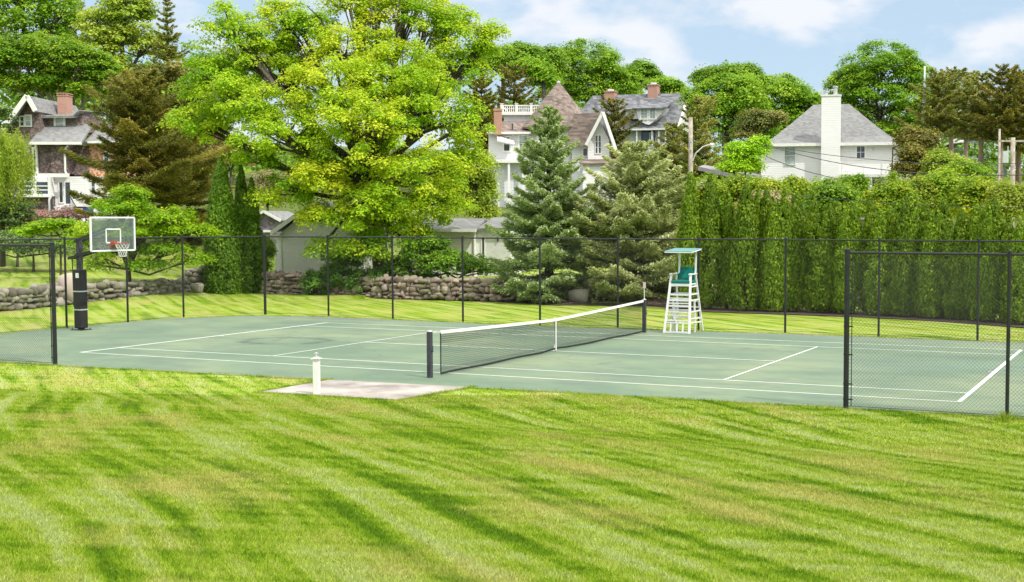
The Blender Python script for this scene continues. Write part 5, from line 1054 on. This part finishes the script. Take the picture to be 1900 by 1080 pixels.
broad('spreading_green_tree', 'bright green flat-topped tree with pale stems above the shingled house roof', 'tree', 110, 116, fl_, 420, 1.0, 120, .25, 'green', bk='bark_pale', r0=.2, fork=(112, 215), flat=.4, upw=.95)
for i, (a, b_) in enumerate(((140, 190), (157, 185), (75, 195), (100, 192))):
    o = root_at(a, 119); t = thing('bare_sapling', 'pale slender bare stem rising behind the shingled house, ' + ('right of the chimney', 'nearest the olive cedar', 'just behind the brick chimney', 'between the other pale stems')[i], 'tree stem', o)
    top = at(a+3, 148, 119)-o; mid = at(a-4, b_-22, 119)-o; m = MB(); m.tube([(0, 0, -.3), tuple(mid*np.array([1, 1, .8])), tuple(mid), tuple(top)], [.16, .13, .11, .04], 7); m.tube([tuple(mid), tuple(at(a+9, 150, 119)-o)], [.07, .03], 5); m.build('trunk', M['bark_pale'], t, smooth=True)

# trees on the hill, middle
BG = [
 ('hill_tree', 'dark green tree on the hill just right of the maple top', 935, 160, [(905, 120, 35, 32), (960, 115, 60, 30), (1000, 130, 40, 35), (1015, 115, 30, 28)], 150, 'deep'),
 ('hill_tree', 'domed green tree on the hill behind the turret', 1090, 172, [(1090, 130, 65, 55), (1050, 160, 50, 45), (1135, 160, 45, 40), (1100, 175, 60, 30), (1150, 175, 40, 25)], 210, 'green'),
 ('hill_tree', 'small green tree showing above the grey roof by its left chimney', 1010, 150, [(985, 135, 32, 26), (1010, 150, 28, 22)], 50, 'green'),
 ('hill_tree', 'small dark tree on the skyline above the right brick chimney', 1190, 200, [(1190, 140, 32, 22), (1170, 150, 25, 20), (1215, 152, 18, 16)], 60, 'deep'),
 ('hill_tree', 'low green tree on the skyline at the right end of the grey roof', 1232, 195, [(1232, 160, 30, 14), (1250, 172, 22, 14)], 45, 'green'),
 ('hill_tree', 'bright green tree right of the brownish pine', 1350, 140, [(1310, 190, 42, 34), (1370, 200, 55, 55), (1345, 160, 35, 22), (1395, 250, 50, 45), (1330, 230, 45, 45)], 200, 'green'),
 ('hill_tree', 'bright green tree behind the left slope of the white house roof', 1450, 146, [(1440, 175, 50, 38), (1485, 195, 36, 34), (1420, 215, 50, 45), (1490, 230, 40, 35), (1400, 165, 35, 25)], 200, 'green'),
 ('hill_tree', 'dark green tree top on the skyline between the houses', 1345, 190, [(1345, 140, 52, 20), (1380, 150, 35, 16), (1305, 150, 25, 14)], 70, 'deep'),
 ('hill_tree', 'largest domed green tree standing behind the white house chimney', 1632, 150, [(1635, 135, 72, 55), (1590, 165, 52, 45), (1685, 160, 55, 50), (1640, 200, 90, 50), (1570, 215, 35, 35), (1690, 225, 50, 40), (1640, 255, 80, 30), (1560, 170, 28, 24)], 380, 'green'),
 ('brown_bush', 'brown-green bush at the left corner of the white house roof', 1400, 122, [(1405, 232, 28, 24), (1435, 225, 22, 20), (1385, 250, 22, 20)], 60, 'brown'),
 ('roadside_shrub', 'bright green shrub beside the white house left wall', 1382, 100, [(1385, 285, 34, 20), (1375, 310, 38, 16), (1405, 270, 18, 14)], 80, 'dogwood'),
]
for (nm, lab, px, D, lb, nc, lf) in BG:
    lb = lb+[(a+rng.uniform(-1, 1)*c_*.85, b_-rng.uniform(.1, .9)*d_*.9, c_*rng.uniform(.22, .4), d_*rng.uniform(.22, .4)) for a, b_, c_, d_ in lb for _ in range(3)]
    broad(nm, lab, 'tree' if 'shrub' not in nm and 'bush' not in nm else 'shrub', px, D, lb, int(nc*1.5), D*.0078, 115, D*.0019, lf, r0=.3 if 'shrub' not in nm else .08, every=5, flat=.5)
EV = [('olive_hill_tree', 'olive evergreen on the hill above the white balustrade', 955, 138, 128, 66, 'olive', .05), ('olive_hill_tree', 'olive evergreen on the hill between the maple and the balustrade', 895, 134, 140, 50, 'olive', .05),
      ('yew_tree', 'rounded olive yew between the turreted house and the grey-roofed house', 1135, 126, 190, 56, 'olive', .02), ('brown_pine', 'broad brownish pine directly behind the lamp pole', 1296, 108, 184, 56, 'brown', .04), ('brown_pine', 'lower brownish pine left of the lamp pole', 1248, 112, 232, 40, 'brown', .04)]
for nm, lab, px, D, top, hw, lf, bs in EV:
    conifer(nm, lab, 'evergreen', px, D, top, hw, lf, nwh=17, nb=9, dens=95, el=.36, ew=.34, base=bs, irr=.28, side=.5, drp=.14, pw=.45, top=.5, bot=-.05)

PN = [(1737, 118, 140, 54, 'leftmost pine at the right with a thick bare lower trunk', 'brown', .56), (1763, 128, 132, 40, 'slim pine just right of the leftmost pine', 'brown', .54),
      (1790, 134, 138, 40, 'pine with a hidden trunk filling the gap left of the pale blue house', 'brown', .5), (1818, 116, 142, 50, 'straight-trunked pine in front of the pale blue house', 'brown', .54),
      (1855, 112, 128, 50, 'olive pine just right of the pale blue house', 'olive', .52), (1888, 118, 136, 50, 'olive pine beside the right edge of the photo', 'olive', .48), (1925, 112, 120, 60, 'pine cut off by the right edge of the photo', 'olive', .42)]
for px, D, top, hw, lab, lf, bs in PN:
    conifer('pine_tree', lab, 'pine', px, D, top, hw*.84, lf, bk='bark_pine', group='pines at the right', nwh=13, nb=7, dens=95, el=.36, ew=.34, base=bs, irr=.36, side=.55, drp=.12, pw=.42, top=.5, bot=.12)
# shrubs behind the hedge
SB = [(1300, 70, [(1310, 342, 30, 18), (1290, 360, 28, 25)], 'shrub', 'yellow-green shrub behind the hedge at the foot of the lamp pole'),
 (1370, 72, [(1372, 338, 30, 16), (1350, 352, 26, 20), (1395, 350, 25, 20)], 'shrub', 'yellow-green shrub behind the hedge left of the white house'),
 (1425, 66, [(1420, 345, 30, 18), (1440, 362, 26, 20)], 'shrub', 'leafy shrub behind the hedge below the white house left corner'),
 (1420, 62, [(1415, 372, 32, 20), (1450, 380, 26, 18)], 'tan', 'tan twiggy bush poking between hedge tops below the white house'),
 (1480, 68, [(1470, 343, 28, 18), (1500, 350, 28, 22), (1485, 370, 32, 24)], 'shrub', 'green shrub behind the hedge under the white house window'),
 (1545, 64, [(1535, 350, 32, 22), (1562, 362, 28, 26), (1520, 375, 30, 24)], 'deep', 'darker shrub behind the hedge below the chimney'),
 (1585, 66, [(1585, 340, 26, 22), (1600, 362, 28, 24), (1570, 366, 24, 22)], 'shrub', 'shrub behind the hedge rising before the white balcony'),
 (1655, 64, [(1655, 345, 26, 26), (1640, 370, 28, 26), (1672, 368, 24, 24)], 'shrub', 'pointed yellow-green shrub in front of the white porch'),
 (1700, 66, [(1700, 342, 26, 18), (1720, 358, 28, 24), (1690, 372, 30, 22)], 'yellowgreen', 'pale shrub behind the hedge right of the porch'),
 (1755, 66, [(1750, 335, 30, 20), (1770, 352, 30, 24), (1740, 366, 32, 24)], 'shrub', 'yellow-green shrub behind the hedge under the pines'),
 (1815, 64, [(1810, 345, 32, 18), (1835, 358, 30, 24), (1800, 370, 32, 24)], 'shrub', 'yellow-green shrub behind the hedge near the two poles'),
 (1875, 62, [(1870, 352, 32, 18), (1895, 370, 30, 26), (1860, 380, 30, 24)], 'yellowgreen', 'pale leafy shrub behind the hedge at the right edge'),
 (1700, 98, [(1690, 290, 20, 22), (1708, 312, 26, 24), (1680, 322, 24, 20)], 'olive', 'olive evergreen bush just right of the white house wall'),
 (1745, 96, [(1745, 300, 20, 20), (1765, 315, 24, 22), (1735, 322, 26, 20)], 'yellowgreen', 'loose yellow-green bush beneath the forked pine'),
 (1795, 92, [(1790, 318, 30, 16), (1770, 330, 32, 18), (1815, 326, 26, 16)], 'shrub', 'spreading green bush below the pale blue house'),
 (1655, 100, [(1690, 262, 22, 20), (1720, 265, 18, 18)], 'olive', 'small olive bush against the white house right eave')]
for px, D, lb, lf, lab in SB:
    if D < 80: lb = [(a, b_+7, c_, d_) for a, b_, c_, d_ in lb]
    broad('garden_shrub', lab, 'shrub', px, D, lb+([(px-14, 392, 32, 26), (px+18, 388, 30, 26)] if D < 80 else []), 150 if D < 80 else 90, D*.0078, 85, D*.0021, lf, r0=.07, every=4, flat=.7, group='shrubs behind the hedge')
# bushes about the maple
broad('ivy_mound', 'dark green ivy spilling over the stone wall below the maple', 'ivy', 640, 60, [(590, 525, 28, 24), (640, 520, 40, 20), (690, 525, 50, 24), (740, 530, 30, 18), (790, 516, 35, 8)], 260, .3, 90, .11, 'ivy', r0=.05, flat=.8, lo=-.9)
broad('snowball_shrub', 'dark leafy shrub with small white flowers beside the maple trunk', 'shrub', 650, 62, [(640, 490, 34, 28), (665, 470, 24, 24), (618, 505, 24, 18)], 110, .35, 80, .12, 'deep', r0=.05, flat=.7)
broad('hydrangea_bush', 'broad green bush in front of the cream outbuilding', 'shrub', 830, 60, [(780, 480, 40, 28), (830, 490, 48, 28), (880, 497, 40, 22), (800, 455, 34, 18), (920, 500, 30, 18), (740, 500, 26, 20)], 240, .38, 85, .13, 'deep', r0=.06, flat=.6)
broad('pale_shrub', 'bright green shrub tucked against the white side of the garage', 'shrub', 488, 64, [(492, 470, 14, 30), (482, 500, 14, 24)], 70, .3, 80, .12, 'green', r0=.05, flat=.9)
broad('willow_tree', 'loose olive-green willow hanging behind the maple and outbuilding', 'tree', 890, 80, [(880, 330, 40, 50), (905, 358, 22, 38), (850, 370, 30, 40), (890, 392, 28, 18)], 170, .7, 90, .17, 'yellowgreen', r0=.15, flat=.9, droop=.3)
broad('tan_thicket', 'bare pinkish-tan thicket behind the columnar evergreens', 'shrub', 497, 90, [(490, 340, 22, 24), (500, 370, 26, 26), (530, 350, 28, 30)], 80, .6, 70, .16, 'tan', r0=.1)
broad('red_leaf_tree', 'small dark red-leaved tree glimpsed between the cedar and maple', 'tree', 400, 98, [(395, 265, 20, 16), (410, 290, 24, 16), (440, 300, 24, 16)], 50, .6, 80, .16, 'red', r0=.1)
broad('tan_thicket', 'yellowish thicket above the tips of the columnar evergreens', 'shrub', 430, 86, [(430, 290, 34, 16), (455, 275, 30, 16), (400, 310, 20, 20)], 80, .55, 80, .16, 'yellowgreen', r0=.1)
# distant wood closing the hillside
V = []; vv = []
for (p0, p1, D, top, jit) in ((-250, 430, 124, 150, 25), (-250, 420, 185, 95, 40), (420, 900, 190, 120, 20), (880, 1300, 215, 180, 10), (1250, 1560, 205, 195, 12), (1500, 2150, 200, 205, 14), (-250, 900, 130, 290, 25), (860, 1420, 135, 300, 8), (1640, 2150, 150, 255, 8)):
    nc = int((p1-p0)*D/F/1.6*7); a = rng.uniform(p0, p1, nc); 
    for i in range(nc):
        d = D+rng.uniform(-6, 8); o = root_at(a[i], d); zt = at(a[i], top+rng.uniform(0, 1)*jit+12*math.sin(a[i]*.045), d)[2]; zz = o[2]+(max(zt, o[2]+2)-o[2])*rng.random()**.5
        r_ = rng.uniform(1.6, 2.8); m_ = 42; dd = sphere(m_); dd[:, 2] = np.abs(dd[:, 2])*.9-.1; pp = np.array([o[0], o[1], zz])+dd*r_*rng.random((m_, 1))**.4*np.array([1, 1, .7])
        V.append(leafquads(pp, unit(dd+np.array([0, 0, .6])+rng.normal(size=(m_, 3))*.4), .55*rng.uniform(.7, 1.3, m_), .8)); vv.append(np.full(m_, np.clip(rng.normal(.45, .2), 0, 1)))
tag(link('far_wood', np_mesh('far_wood', np.concatenate(V).reshape(-1, 3), 4, np.concatenate(vv)), LM['deep']), 'dense mixed wood closing the hillside behind the houses', None, kind='stuff')
